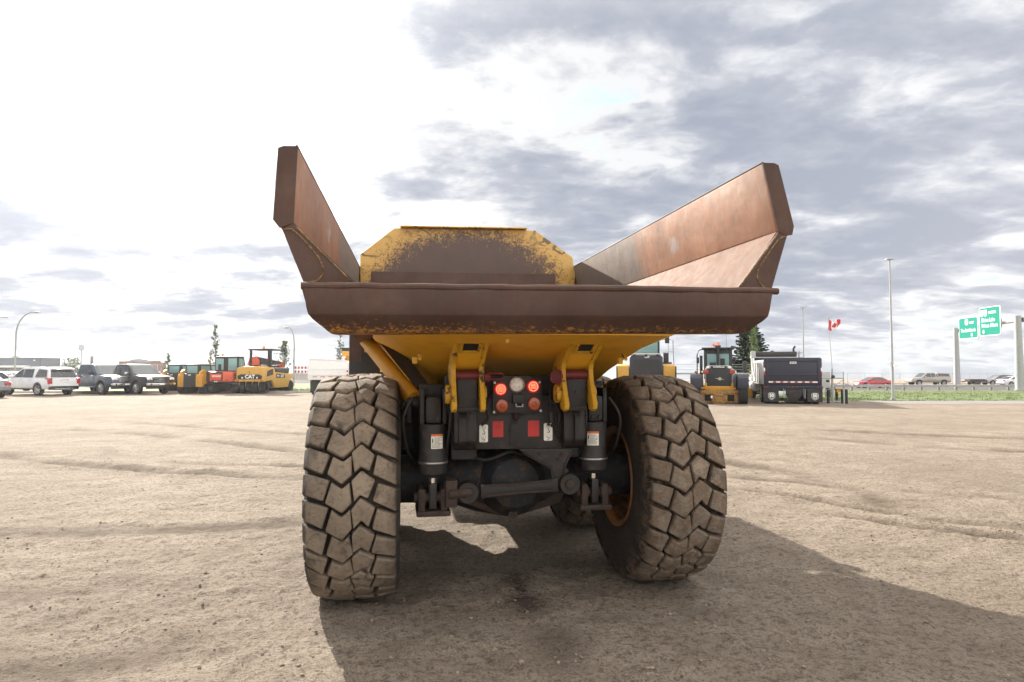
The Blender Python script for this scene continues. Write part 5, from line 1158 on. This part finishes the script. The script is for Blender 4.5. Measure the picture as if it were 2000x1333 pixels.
# spruce
x = gx(1466, 40); z0 = tz(x, 40); h = at(1466, 624, 40).z-z0; o = empty('spruce_tree', (x, 40, z0), 0, 'dark green spruce behind the navy tipper truck', 'tree'); r = random.Random(9)
b = MB(); b.tube([(0, 0, -.1), (0, 0, h*.5), (0, 0, h)], [.11, .07, .01], 8); V = []; Fc = []
for k in range(220):
    t = .06+.93*(k/220)**.9; l = 2.2*(1-t)**.85*r.uniform(.7, 1.15)+.1; a = k*2.4+r.uniform(-.3, .3); p0 = Vector((0, 0, h*t)); dr = Vector((math.cos(a), math.sin(a), 0)); side = Vector((-dr.y, dr.x, 0))
    pa = [p0+dr*l*s+Vector((0, 0, -.28*l*s+.30*l*s*s)) for s in (0, .35, .7, 1)]; b.tube(pa, [.02, .014, .008, .003], 4)
    for _ in range(int(60*l)+10):
        s = r.uniform(.12, 1.02); p = p0+dr*l*s+Vector((0, 0, -.28*l*s+.30*l*s*s)); sd = r.choice((-1, 1)); d = (dr*r.uniform(.3, 1)+side*sd*r.uniform(.2, 1.0)+Vector((0, 0, r.uniform(-.55, .12)))).normalized()*r.uniform(.10, .24)*(1.2-s*.5); n = d.cross(Vector((r.gauss(0, 1), r.gauss(0, 1), r.gauss(0, 1)))).normalized()*.034; kk = len(V)
        V.extend([p-n, p+n, p+d*.6+n*1.3, p+d, p+d*.6-n*1.3]); Fc.append((kk, kk+1, kk+2, kk+3, kk+4))
b.build('trunk', BARK, o); raw('crown', V, Fc, NEEDLE, o)
x = gx(1473, 36); z0 = tz(x, 36); h = at(1473, 634, 36).z-z0; o = empty('poplar_tree', (x, 36, z0), 0, 'narrow light green poplar in front of the spruce', 'tree'); r = random.Random(4)
b = MB(); b.tube([(0, 0, -.1), (.03, 0, h*.5), (0, 0, h)], [.05, .035, .006], 6); pts = []
for k in range(110):
    t = r.uniform(.08, .98); a = r.uniform(0, 6.28); l = .42*(1.1-t*.8)*r.uniform(.4, 1.1); p0 = Vector((0, 0, h*t)); p1 = p0+Vector((math.cos(a)*l, math.sin(a)*l, l*1.2)); b.tube([p0, p1], [.009, .003], 4)
    for _ in range(16): pts.append(p0.lerp(p1, r.uniform(.2, 1.1))+Vector((r.gauss(0, .06), r.gauss(0, .06), r.gauss(0, .06))))
b.build('trunk', BARK, o); tree_leaves(pts, .05, LEAFL, 'crown', o, 5)
def bush(label, px, D, w, h, seed, n=500, size=.3):
    x = gx(px, D); z0 = tz(x, D); r = random.Random(seed); o = empty('distant_tree', (x, D, z0), 0, label, 'tree')
    pts = []; cl = [(r.uniform(-w, w)*.7, r.uniform(-w, w)*.4, r.uniform(.4, .85)*h) for _ in range(7)]
    for _ in range(n): c = r.choice(cl); pts.append(Vector((c[0]+r.gauss(0, w*.22), c[1]+r.gauss(0, w*.22), max(.1, c[2]+r.gauss(0, h*.12)))))
    b = MB(); b.tube([(0, 0, -.2), (0, 0, h*.6)], [.12*h/3, .04], 6)
    for c in cl: b.tube([(0, 0, h*.3), c], [.06, .02], 5)
    b.build('trunk', BARK, o); tree_leaves(pts, size, LEAF, 'crown', o, seed, .7)
bush('rounded tree far behind the slate blue pickup cab', 142, 150, 3.0, 4.6, 1); bush('low tree far behind the gap left of the pickups', 128, 160, 1.6, 3.2, 6, 200); bush('dark bush far behind the roof of the white suv', 116, 150, .8, 3.4, 8, 120, .2)
# lamp posts
def pole_lamp(label, px, D, ytop, r0, kind, lean=0, arm=None, group=None):
    x = gx(px, D); z0 = tz(x, D); h = at(px, ytop, D).z-z0; o = empty('street_lamp', (x, D, z0), 0, label, 'street lamp', group); b = MB()
    if kind == 'arc':
        ax, sg = abs(arm), (1 if arm > 0 else -1); pth = [(0, 0, -.2), (0, 0, h*.55), (0, 0, h*.70)]+[(sg*ax*(1-math.cos(a)), 0, h*.70+h*.30*math.sin(a)) for a in [PI/2*k/8 for k in range(1, 9)]]; b.tube(pth, [r0]*3+[r0*(1-.06*k) for k in range(8)], 8); e = pth[-1]
        b.build('pole', GALV, o); q = MB(); q.ball((e[0]+sg*.28, 0, h-.02), .3, 2, (1.1, .5, .28)); q.build('lamp_head', GALV, o)
    else:
        b.cyl((0, 0, -.2), (0, 0, h), r0, r0*.55, 12); b.cyl((0, 0, 0), (0, 0, .12), r0*1.7, n=12); b.build('pole', GALV, o); q = MB(); q.bx(-.20*kind, .20*kind, -.12, .12, h, h+.06, .02); q.build('lamp_head', GALV, o)
        if kind == 1:
            bxpart('junction_box', o, WHITEP, (.0, .16, -.16, -.06, 1.72, 1.88)); q = MB(); q.cyl((-.02, -.1, 1.95), (-.18, -.2, 1.93), .035, n=8); q.tube([(-.02, 0, 2.1), (-.12, -.1, 2.02), (-.15, -.1, 1.8), (-.02, 0, 1.7)], .008, 5); q.build('camera', GALV, o)
pole_lamp('tall straight lamp post on the verge right of the gate', 1743, 33.6, 508, .068, 1)
pole_lamp('distant straight lamp post behind the navy tipper truck', 1570, 70, 602, .10, 2)
pole_lamp('curved arm street lamp rising behind the white suv', 29, 60, 610, .075, 'arc', arm=1.6, group='curved street lamps')
pole_lamp('curved arm street lamp right of the yellow roller', 574, 60, 640, .07, 'arc', arm=-.5, group='curved street lamps')
pole_lamp('street lamp at the frame edge showing little more than its lamp head', -30, 70, 620, .085, 'arc', arm=1.9, group='curved street lamps')
x = gx(158, 140); z0 = tz(x, 140); h = at(158, 676, 140).z-z0; o = empty('antenna_mast', (x, 140, z0), 0, 'thin mast with antennas far behind the slate blue pickup', 'mast'); b = MB(); b.cyl((0, 0, -.3), (0, 0, h), .16, .12, 8); b.build('pole', GALV, o)
bxpart('antenna', o, GALV, (-.5, -.3, -.1, .1, h-1.0, h+.2), (.3, .5, -.1, .1, h-1.0, h+.2), (-.4, .4, -.05, .05, h-.6, h-.5), (-.1, .1, -.1, .1, h-.3, h+.3), bev=0)
x = gx(179, 130); z0 = tz(x, 130); h = at(179, 696, 130).z-z0; o = empty('sign_pylon', (x, 130, z0), 0, 'narrow grey sign pylon right of the antenna mast', 'pylon'); bxpart('pylon', o, mat('grey_brown_panel', (.16, .14, .14), .7), (-.13, .13, -.1, .1, 0, h*.3)); bxpart('sign_panel', o, mat('grey_brown_panel', (.16, .14, .14), .7), (-.24, .24, -.15, .15, h*.3, h))
for px, yt in ((108, 705), (122, 705)):
    x = gx(px, 200); z0 = tz(x, 200); h = at(px, yt, 200).z-z0; o = empty('utility_pole', (x, 200, z0), 0, 'thin utility pole in the distance left of the antenna mast', 'utility pole', 'distant utility poles'); b = MB(); b.cyl((0, 0, -.3), (0, 0, h), .09, .07, 6); b.build('pole', BARK, o); bxpart('crossarm', o, BARK, (-.6, .6, -.05, .05, h-.5, h-.4))
# buildings
def bldg(label, px0, px1, D, ytop, depth, m):
    x0, x1 = gx(px0, D), gx(px1, D); z0 = tz((x0+x1)/2, D); h = at(px0, ytop, D).z-z0; o = empty('warehouse', ((x0+x1)/2, D, z0-.2), 0, label, 'building'); w = (x1-x0)/2; h += .2
    bxpart('wall', o, m, (-w, w, 0, depth, 0, h), bev=0); return o, w, h
WB = mat('blue_grey_cladding', (.13, .16, .19), .6, var=.08, scale=.4)
o, w, h = bldg('long blue grey warehouse behind the white suv at the left edge', -90, 80, 118, 700, 5, WB)
bxpart('roof', o, mat('grey_roof_trim', (.30, .32, .34), .6), (-w-.06, w+.06, -.1, 5, h, h+.12)); bxpart('awning', o, WHITE, (-w, w-2.0, -1.2, -.02, h-1.75, h-1.35)); bxpart('wall_light', o, WHITEP, (w-1.4, w-1.1, -.1, 0, h-.5, h-.3)); bxpart('roof_vent', o, GALV, (w-7.0, w-6.4, 2, 3, h+.12, h+.45))
for k in range(5): bxpart('loading_door', o, mat('pale_grey_door', (.34, .36, .38), .6), (w-14+k*2.6, w-11.8+k*2.6, -.06, .0, 0, h-1.9))
RB = mat('brown_red_brick', (.16, .075, .06), .8, var=.2)
o, w, h = bldg('brown brick building with a grey barrel roof behind the black pickup', 232, 310, 190, 708, 4, RB)
b = MB(); b.prism([(3.5*math.cos(PI*k/12)-.2, h+1.0*math.sin(PI*k/12)) for k in range(13)], 'y', .5, 4); b.build('barrel_roof', mat('grey_barrel_roof', (.22, .25, .29), .5), o); bxpart('parapet', o, RB, (-w, -w+3, -.1, 1, h, h+.3), (w-2.6, w, -.1, 1, h, h+.4)); bxpart('window', o, WIN, *[(-w+1.5+k*2.3, -w+3.0+k*2.3, -.05, 0, h*.45, h*.8) for k in range(4)], bev=0)
# ---- barrier on the left highway
for (x0, x1, y, lb) in ((-75, -4, 104, 'grey concrete barrier along the highway beyond the white tipper'),):
    b = MB(); b.prism([(-.3, -.2), (-.3, .1), (-.12, .45), (-.10, 1.0), (.10, 1.0), (.12, .45), (.3, .1), (.3, -.2)], 'x', x0, x1); o = b.build('concrete_barrier', CONC); o.location = (0, y, tz(-30, y)); tag(o, lb, 'barrier')
x = gx(590, 94); o = empty('road_barricade', (x, 94, tz(x, 94)), 0, 'red and white road barricade between the roller and the white tipper', 'barricade')
bd = bxpart('board', o, WHITE, (-1.15, 1.15, -.05, .05, 1.1, 1.5), (-1.15, 1.15, -.05, .05, 1.7, 2.1), bev=0); [bxpart('stripe', bd, REFL, (-1.1+k*.5, -.85+k*.5, -.06, -.05, z, z+.38), bev=0) for k in range(5) for z in (1.11, 1.71)]; bxpart('leg', o, GALV, (-.9, -.82, -.06, .06, 0, 2.15), bev=0); bxpart('leg', o, GALV, (.82, .9, -.06, .06, 0, 2.15), bev=0)
# ---- guardrail
gy = 73.0; o = empty('guardrail', (gx(1620, gy)-6, gy, 0), 0, 'grey steel guardrail on square posts along the highway verge', 'guardrail'); ox = o.location.x
b = MB(); n = 60
def wp_(z): return [(-.04, z+.0), (-.10, z+.06), (-.04, z+.13), (-.10, z+.20), (-.04, z+.28), (-.02, z+.28), (-.07, z+.20), (-.02, z+.13), (-.07, z+.06), (-.02, z)]
zz = tz(30, gy); b.prism(wp_(zz+.38), 'x', 0, 46); b.build('rail', GALV, o); pm = None
for k in range(24):
    if pm is None: q = MB(); q.bx(-.10, .10, -.02, .16, zz-.3, zz+.76, .01); pm = q.build('post', mat('weathered_wood', (.22, .20, .17), .9, var=.3, scale=20), o); pm.location = (.6, 0, 0)
    else: c = pm.copy(); col.objects.link(c); c.parent = o; c.location = (.6+k*1.98, 0, 0)
# ---- chain link fence beyond the road
def fence(label, x0, x1, y, h, step=3.05):
    o = empty('chain_link_fence', (0, y, tz((x0+x1)/2, y)), 0, label, 'fence'); b = MB(); b.tube([(x0, 0, h), (x1, 0, h)], .028, 5); b.build('top_rail', GALV, o); pm = None; x = x0; n = 0
    while x < x1 and n < 100:
        if pm is None: q = MB(); q.cyl((0, 0, -.3), (0, 0, h+.02), .04, n=6); pm = q.build('post', GALV, o); pm.location = (x, 0, 0)
        else: c = pm.copy(); col.objects.link(c); c.parent = o; c.location = (x, 0, 0)
        x += step; n += 1
    V = []; Fc = []; s = .28; x = x0-h
    while x < x1:
        for sg in (1, -1):
            xa, xb = (x, x+h); za, zb = (0, h) if sg > 0 else (h, 0)
            if xa > x0 and xb < x1: k = len(V); t = .0045; V.extend([(xa-t, 0, za), (xa+t, 0, za), (xb+t, 0, zb), (xb-t, 0, zb)]); Fc.append((k, k+1, k+2, k+3))
        x += s
    raw('wire_mesh', V, Fc, GALV, o)
fence('long grey chain link fence beyond the highway on the right', 22, 108, 112, 1.85); fence('grey chain link fence far behind the machines on the left', -75, -8, 108, 2.4)
b = MB(); b.tube([(0, 0, 1.35), (6, 0, 1.35)], .05, 6); b.tube([(0, 0, .9), (6, 0, .9)], .02, 5)
for k in range(3): b.cyl((k*2.9+.1, 0, -.2), (k*3.2, 0, 1.9), .045, n=8)
for zz in (1.6, 1.75, 1.9): b.tube([(0, 0, zz), (6, 0, zz)], .01, 4)
o = b.build('yard_fence', GALV); o.location = (gx(1300, 38), 38.5, 0); tag(o, 'galvanised pipe fence with barbed wire behind the wheel loader and grader', 'fence')
# ---- gate group
GY = 31.0
o = empty('yard_gate', (gx(1625, GY), GY, 0), 0, 'open galvanised chain link gate with yellow sign beside the navy tipper truck', 'gate')
b = MB(); b.cyl((0, 0, -.1), (0, 0, 1.62), .05, n=12); b.build('gate_post', GALV, o); b = MB(); b.cyl((.54, 0, -.05), (.54, 0, 1.5), .03, n=8); b.build('gate_post', GALV, o)
b = MB()
for z in (.05, 1.18): b.tube([(-2.3, 0, z), (.54, 0, z)], .03, 6)
for z in (1.3, 1.38, 1.46): b.tube([(-2.3, 0, z), (.54, 0, z)], .006, 4)
b.tube([(-1.1, 0, .05), (.54, 0, 1.10)], .018, 5); b.bx(.03, .5, -.03, .03, .03, .09); b.build('gate_rail', GALV, o)
bxpart('lock_box', o, BLK, (-.32, -.18, -.08, -.03, .98, 1.10)); q = MB(); q.cyl((0, -.11, 1.25), (0, -.07, 1.25), .08, n=12); q.build('hinge_plate', DARK, o)
s = bxpart('gate_sign', o, mat('yellow_orange_sign', (.72, .33, .01), .5), (.18, .46, -.05, -.035, .50, .68), bev=0); text('WARNING', .055, INK, s, (.32, -.052, .63), bold=.002); text('NOTICE', .055, INK, s, (.32, -.052, .555), bold=.002)
x = gx(1607, 38); o = empty('notice_board', (x, 38, tz(x, 38)), 0, 'pale grey panel standing behind the gate left post', 'panel'); bxpart('slab', o, mat('pale_panel', (.42, .42, .42), .7, var=.1), (-1.6, .42, 0, .12, .55, 1.5)); bxpart('foot', o, DARK, (-1.5, -1.3, -.1, .2, 0, .56), (.2, .4, -.1, .2, 0, .56))
b0 = None
for px, D, h, lb in ((1616.5, 30.3, .64, 'black bollard left of the gate post'), (1633, 31.2, .64, 'black bollard right of the gate post under the yellow sign'), (1644, 30.2, .66, 'black bollard just behind the curved silver post'), (1652, 29.9, .67, 'rightmost black bollard at the end of the row')):
    if b0 is None: q = MB(); q.cyl((0, 0, -.05), (0, 0, 1), .062, n=14, bev=.0); q.ball((0, 0, 1), .06, 2, (1, 1, .25)); b0 = q.build('bollard', BLK)
    else: b0 = b0.copy(); col.objects.link(b0)
    b0.location = (gx(px, D), D, 0); b0.scale = (1, 1, h); tag(b0, lb, 'bollard', 'black bollards by the gate')
o = empty('keypad_post', (gx(1647, 29.6), 29.6, 0), 0, 'silver curved pedestal post with a white box in front of the bollards', 'post'); b = MB(); b.tube([(0, 0, -.05), (0, 0, .72), (.02, 0, .84), (.09, 0, .91), (.22, 0, .93)], .035, 8); b.build('curved_tube', GALV, o); q = MB(); q.box((.31, 0, .95), (.2, .14, .17), .02, Matrix.Rotation(.35, 4, 'Y')); q.build('keypad_box', WHITE, o)
# ---- flag
D = 46; pb = at(1629, 775, D); ptp = at(1617, 620, D); o = empty('flagpole', (pb.x, D, tz(pb.x, D)), 0, 'thin leaning flagpole with a ball top right of the navy tipper', 'flagpole')
b = MB(); b.tube([(0, 0, -.2), ((ptp.x-pb.x)*.45, 0, (ptp.z-o.location.z)*.5), (ptp.x-pb.x, 0, ptp.z-o.location.z)], [.028, .022, .014], 6); b.build('pole', GALV, o); q = MB(); q.ball((ptp.x-pb.x, 0, ptp.z-o.location.z+.04), .05, 2); q.build('finial', STEEL, o)
FR = mat('flag_red', (.55, .03, .05), .7, var=.15); FW = mat('flag_white', (.78, .75, .74), .7, var=.05)
fw, fh = .92, .78; nx, ny = 24, 12; V = []; fa = []; 
for j in range(ny+1):
    for i in range(nx+1):
        s, t = i/nx, j/ny
        V.append((s*fw*.92+.03*math.sin(t*5+s*7), .10*math.sin(s*9+t*2.5)*s, -t*fh*(1-.55*s*s)-.10*s-.16*math.sin(s*4.2)*(1-t*.4)+.05*math.sin(s*11+t*4)*s))
f = [(j*(nx+1)+i, j*(nx+1)+i+1, (j+1)*(nx+1)+i+1, (j+1)*(nx+1)+i) for j in range(ny) for i in range(nx)]
fl_ = raw('flag', V, f, [FR, FW]); mi = []
leaf = [(.5, .12), (.54, .25), (.60, .22), (.58, .42), (.66, .33), (.68, .42), (.74, .41), (.70, .55), (.73, .58), (.59, .72), (.61, .78), (.515, .76), (.515, .9), (.485, .9), (.485, .76), (.39, .78), (.41, .72), (.27, .58), (.30, .55), (.26, .41), (.32, .42), (.34, .33), (.42, .42), (.40, .22), (.46, .25)]
def inpoly(x, y):
    c = False
    for (x1, y1), (x2, y2) in zip(leaf, leaf[1:]+leaf[:1]):
        if (y1 > y) != (y2 > y) and x < (x2-x1)*(y-y1)/(y2-y1)+x1: c = not c
    return c
for j in range(ny):
    for i in range(nx):
        s, t = (i+.5)/nx, (j+.5)/ny; mi.append(0 if s < .25 or s > .75 or inpoly(.5+(s-.5)*1.05, t) else 1)
fl_.data.polygons.foreach_set('material_index', mi); fl_.data.polygons.foreach_set('use_smooth', [True]*len(f)); so = fl_.modifiers.new('thickness', 'SOLIDIFY'); so.thickness = .004
fl_.location = (ptp.x+.03, D, ptp.z-.12); tag(fl_, 'red and white maple leaf flag flapping to the right on the flagpole', 'flag')
# ---- overhead guide signs
A = Vector((gx(1869, 84), 84, 0)); B = Vector((gx(1991, 72), 72, 0)); dv = (B-A).normalized(); ang = math.atan2(dv.y, dv.x)
o = empty('sign_gantry', (A.x, A.y, 0), ang, 'pale grey overhead sign gantry with two round posts over the highway', 'sign gantry'); Lg = (B-A).length
za = tz(A.x, A.y); zbb = tz(B.x, B.y)
b = MB(); b.cyl((0, 0, za-.3), (0, 0, 7.05), .40, .27, 24); b.build('post', GALV, o); b = MB(); b.cyl((Lg, 0, zbb-.3), (Lg, 0, 7.65), .46, .33, 24); b.cyl((Lg, 0, zbb-.1), (Lg, 0, zbb+.12), .7, n=24); b.build('post', GALV, o)
b = MB(); b.cyl((-.1, .45, 6.75), (Lg, .45, 7.2), .17, n=14); b.build('beam', GALV, o); b = MB()
for t in (.2, .45, .68): b.bx(Lg*t-.15, Lg*t+.15, .2, .6, 6.3+t*.4, 7.3+t*.4)
b.bx(-.2, .2, .1, .6, 6.5, 6.95); b.bx(Lg-.2, Lg+.1, .1, .6, 6.95, 7.45); b.build('bracket', DARK, o)
def gsign(label, t0, t1, z0, z1, items, k):
    w = (t1-t0)*Lg; c = A+dv*Lg*(t0+t1)/2; n = Vector((dv.y, -dv.x, 0))
    q = empty('guide_sign', (c.x, c.y, (z0+z1)/2), ang, label, 'road sign'); h = z1-z0; r = .25
    def rr(w, h, r): return [(sx*(w/2-r)+r*math.cos(a+k2*PI/2), sz*(h/2-r)+r*math.sin(a+k2*PI/2)) for k2, (sx, sz) in enumerate(((1, 1), (-1, 1), (-1, -1), (1, -1))) for a in (0, PI/4, PI/2)]
    b = MB(); b.prism(rr(w, h, r), 'y', -.05, .05); b.build('border', WHITEP, q); b = MB(); b.prism(rr(w-.16, h-.16, r*.8), 'y', -.062, -.045); p = b.build('panel', PALEG, q)
    for it in items:
        if it[0] == 't': text(it[1], it[2], WHITEP, p, (it[3], -.066, it[4]), sx=it[5], bold=.012)
        elif it[0] == 'a': b = MB(); x, z, s = it[1:]; b.prism([(x-s*.45, z+s), (x+s*.45, z+s), (x+s*.45, z+.1*s), (x+s, z+.1*s), (x, z-s), (x-s, z+.1*s), (x-s*.45, z+.1*s)], 'y', -.068, -.06); b.build('down_arrow', WHITEP, p)
        else:
            x, z, w2, h2, nm, cc = it[1:]; b = MB(); b.prism([(x-w2/2, z+h2/2), (x+w2/2, z+h2/2), (x+w2/2, z-h2*.3), (x, z-h2/2), (x-w2/2, z-h2*.3)], 'y', -.068, -.06); sh = b.build('route_shield', WHITEP, p); text(nm, h2*.36, cc, sh, (x, -.072, z-h2*.06), sx=.8, bold=.01)
            if cc is not INK: b = MB(); b.bx(x-w2*.36, x+w2*.36, -.072, -.068, z+h2*.24, z+h2*.40); b.build('shield_band', cc, sh)
BLUEP = mat('blue_print', (.10, .09, .40), .5); GRP = mat('green_print', (.02, .25, .18), .5)
gsign('smaller green guide sign reading The Battlefords, on the gantry left', .067, .40, 5.5, 8.22, [('s', -.3, .72, .62, .75, '16', GRP), ('t', 'WEST', .42, .75, .62, .9), ('t', 'The Battlefords', .60, 0, -.30, .82), ('a', .75, -.92, .24)], 0)
gsign('taller green guide sign reading Blaine Lake and Prince Albert', .428, .757, 5.68, 9.15, [('s', -1.45, 1.0, .56, .82, '12', BLUEP), ('s', -.75, 1.0, .56, .82, '11', BLUEP), ('t', 'NORTH', .44, .55, 1.02, .9), ('t', 'Blaine Lake', .66, -.25, .16, .85), ('t', 'Prince Albert', .66, 0, -.52, .85), ('a', -1.2, -1.25, .24)], 1)

# ================================================================== camera, sun, sky
cam = bpy.data.cameras.new('camera'); co = bpy.data.objects.new('camera', cam); col.objects.link(co)
co.location = (0, 0, CAMH); co.rotation_euler = (PI/2+PITCH, 0, 0); cam.sensor_width = 36; cam.lens = F/2000*36; cam.clip_end = 5000; cam.clip_start = .05
scn.camera = co
SAZ = R(-33); SEL = R(28)       # azimuth from +Y towards +X
S = Vector((math.sin(SAZ)*math.cos(SEL), math.cos(SAZ)*math.cos(SEL), math.sin(SEL)))
sl = bpy.data.lights.new('sun', 'SUN'); sl.energy = 3.3; sl.angle = R(.5); sl.color = (1, .93, .82)
so = bpy.data.objects.new('sun', sl); col.objects.link(so); so.rotation_euler = (-S).to_track_quat('-Z', 'Y').to_euler(); so.location = S*60
SEED = (5.5, 12.3, 1.7)
w = bpy.data.worlds.new('World'); scn.world = w; w.use_nodes = True; nt = w.node_tree
for n in list(nt.nodes): nt.nodes.remove(n)
N = NT(nt)
sky = N.n('ShaderNodeTexSky', sky_type='NISHITA', sun_disc=False, sun_elevation=SEL, sun_rotation=SAZ, air_density=1.2, dust_density=2.0)
d = N.n('ShaderNodeTexCoord').outputs['Generated']; sx = N.n('ShaderNodeSeparateXYZ', {'Vector': d})
z = N.math('MAXIMUM', sx.outputs[2], 0.0)
iv = N.math('DIVIDE', 1.0, N.math('ADD', z, .165))
uv = N.n('ShaderNodeCombineXYZ', {0: N.math('MULTIPLY', sx.outputs[0], iv), 1: N.math('MULTIPLY', sx.outputs[1], iv), 2: 0.0}).outputs[0]
def add3(a, b): return N.vmath('ADD', a, b).outputs[0]
uvs = add3(N.scalev(uv, (.80, 1.0, 1)), SEED)
wv = N.n('ShaderNodeTexNoise', {'Vector': uvs, 'Scale': 2.0, 'Detail': 4.0})
wuv = add3(uvs, N.scalev(N.vmath('SUBTRACT', wv.outputs[1], (.5, .5, .5)).outputs[0], (.20, .20, .20)))
c1 = N.noise(wuv, 3.1, 12, .55); c2 = N.noise(wuv, 8.5, 9, .62); c3 = N.noise(uvs, .75, 3, .5)
den = N.math('ADD', N.math('ADD', N.math('MULTIPLY', c1, .66), N.math('MULTIPLY', c2, .22)), N.math('MULTIPLY', c3, .36))
den = N.math('SUBTRACT', den, N.math('MULTIPLY', N.ramp(z, [(.0, 1), (.10, .5), (.2, 0)]), .025))
cosS = N.vmath('DOT_PRODUCT', d, tuple(S)).outputs[1]; cp = N.math('MAXIMUM', cosS, 0.0)
g1 = N.math('POWER', cp, 6.0); g2 = N.math('POWER', cp, 34.0); g3 = N.math('POWER', cp, 12.0)
den = N.math('SUBTRACT', den, N.math('MULTIPLY', g3, .06))      # the sheet is thin round the sun
sun_in = N.math('ADD', N.math('MULTIPLY', g3, .6), N.math('MULTIPLY', g2, 7.0))
def grey(v): return N.n('ShaderNodeCombineXYZ', {0: v, 1: v, 2: v}).outputs[0]
litc = N.mix(g1, (2.35, 2.4, 2.48), (2.7, 2.67, 2.62)); shc = N.mix(g1, (1.0, 1.11, 1.38), (1.2, 1.29, 1.52))
thick = N.ramp(den, [(.545, 0), (.590, .42), (.640, .80), (.71, 1)])
cl = N.mix(thick, litc, shc)
cl = N.mix(1.0, cl, grey(N.math('MULTIPLY', sun_in, N.math('MULTIPLY_ADD', thick, -.5, 1.0))), 'ADD')
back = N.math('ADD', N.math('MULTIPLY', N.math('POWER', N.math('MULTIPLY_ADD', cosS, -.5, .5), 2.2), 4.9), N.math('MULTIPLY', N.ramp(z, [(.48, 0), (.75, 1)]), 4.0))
cl = N.mix(1.0, cl, N.mix(1.0, grey(back), (1.06, .98, .86), 'MULTIPLY'), 'ADD')     # clouds overhead and away from the sun brightened to add unseen fill light
skyc = N.mix(1.0, N.mix(.65, sky.outputs[0], (1.05, 1.5, 2.15)), grey(N.math('MULTIPLY', sun_in, .7)), 'ADD')
cov = N.ramp(den, [(.455, 0), (.515, 1)])
out = N.mix(cov, skyc, cl)
hz = N.ramp(z, [(.0, .4), (.06, 0)]); out = N.mix(hz, out, N.mix(g1, (1.9, 2.08, 2.25), (3.2, 3.2, 3.15)))
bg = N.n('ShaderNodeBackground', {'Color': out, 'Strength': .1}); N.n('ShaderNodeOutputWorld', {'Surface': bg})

scn.view_settings.view_transform = 'Standard'; scn.view_settings.look = 'None'; scn.view_settings.gamma = 1; scn.view_settings.exposure = 1.9
scn.cycles.max_bounces = 8; scn.cycles.use_denoising = True; scn.cycles.sample_clamp_indirect = 6
HAZE = True  # air volume added to stand in for veiling lens glare
if HAZE:
    hb_ = MB(); hb_.bx(-420, 420, -80, 700, -14, 14); hz_ = bpy.data.materials.new('added_veil_air'); hz_.use_nodes = True; hn = hz_.node_tree
    for n in list(hn.nodes): hn.nodes.remove(n)
    HN = NT(hn); pv = HN.n('ShaderNodeVolumePrincipled', {'Color': (.86, .88, .92, 1), 'Density': .00035, 'Anisotropy': .55}); ho = HN.n('ShaderNodeOutputMaterial'); hn.links.new(pv.outputs[0], ho.inputs['Volume'])
    tag(hb_.build('haze', hz_), 'thin bright haze added for lens glare over the yard and highway', 'haze', kind='stuff')
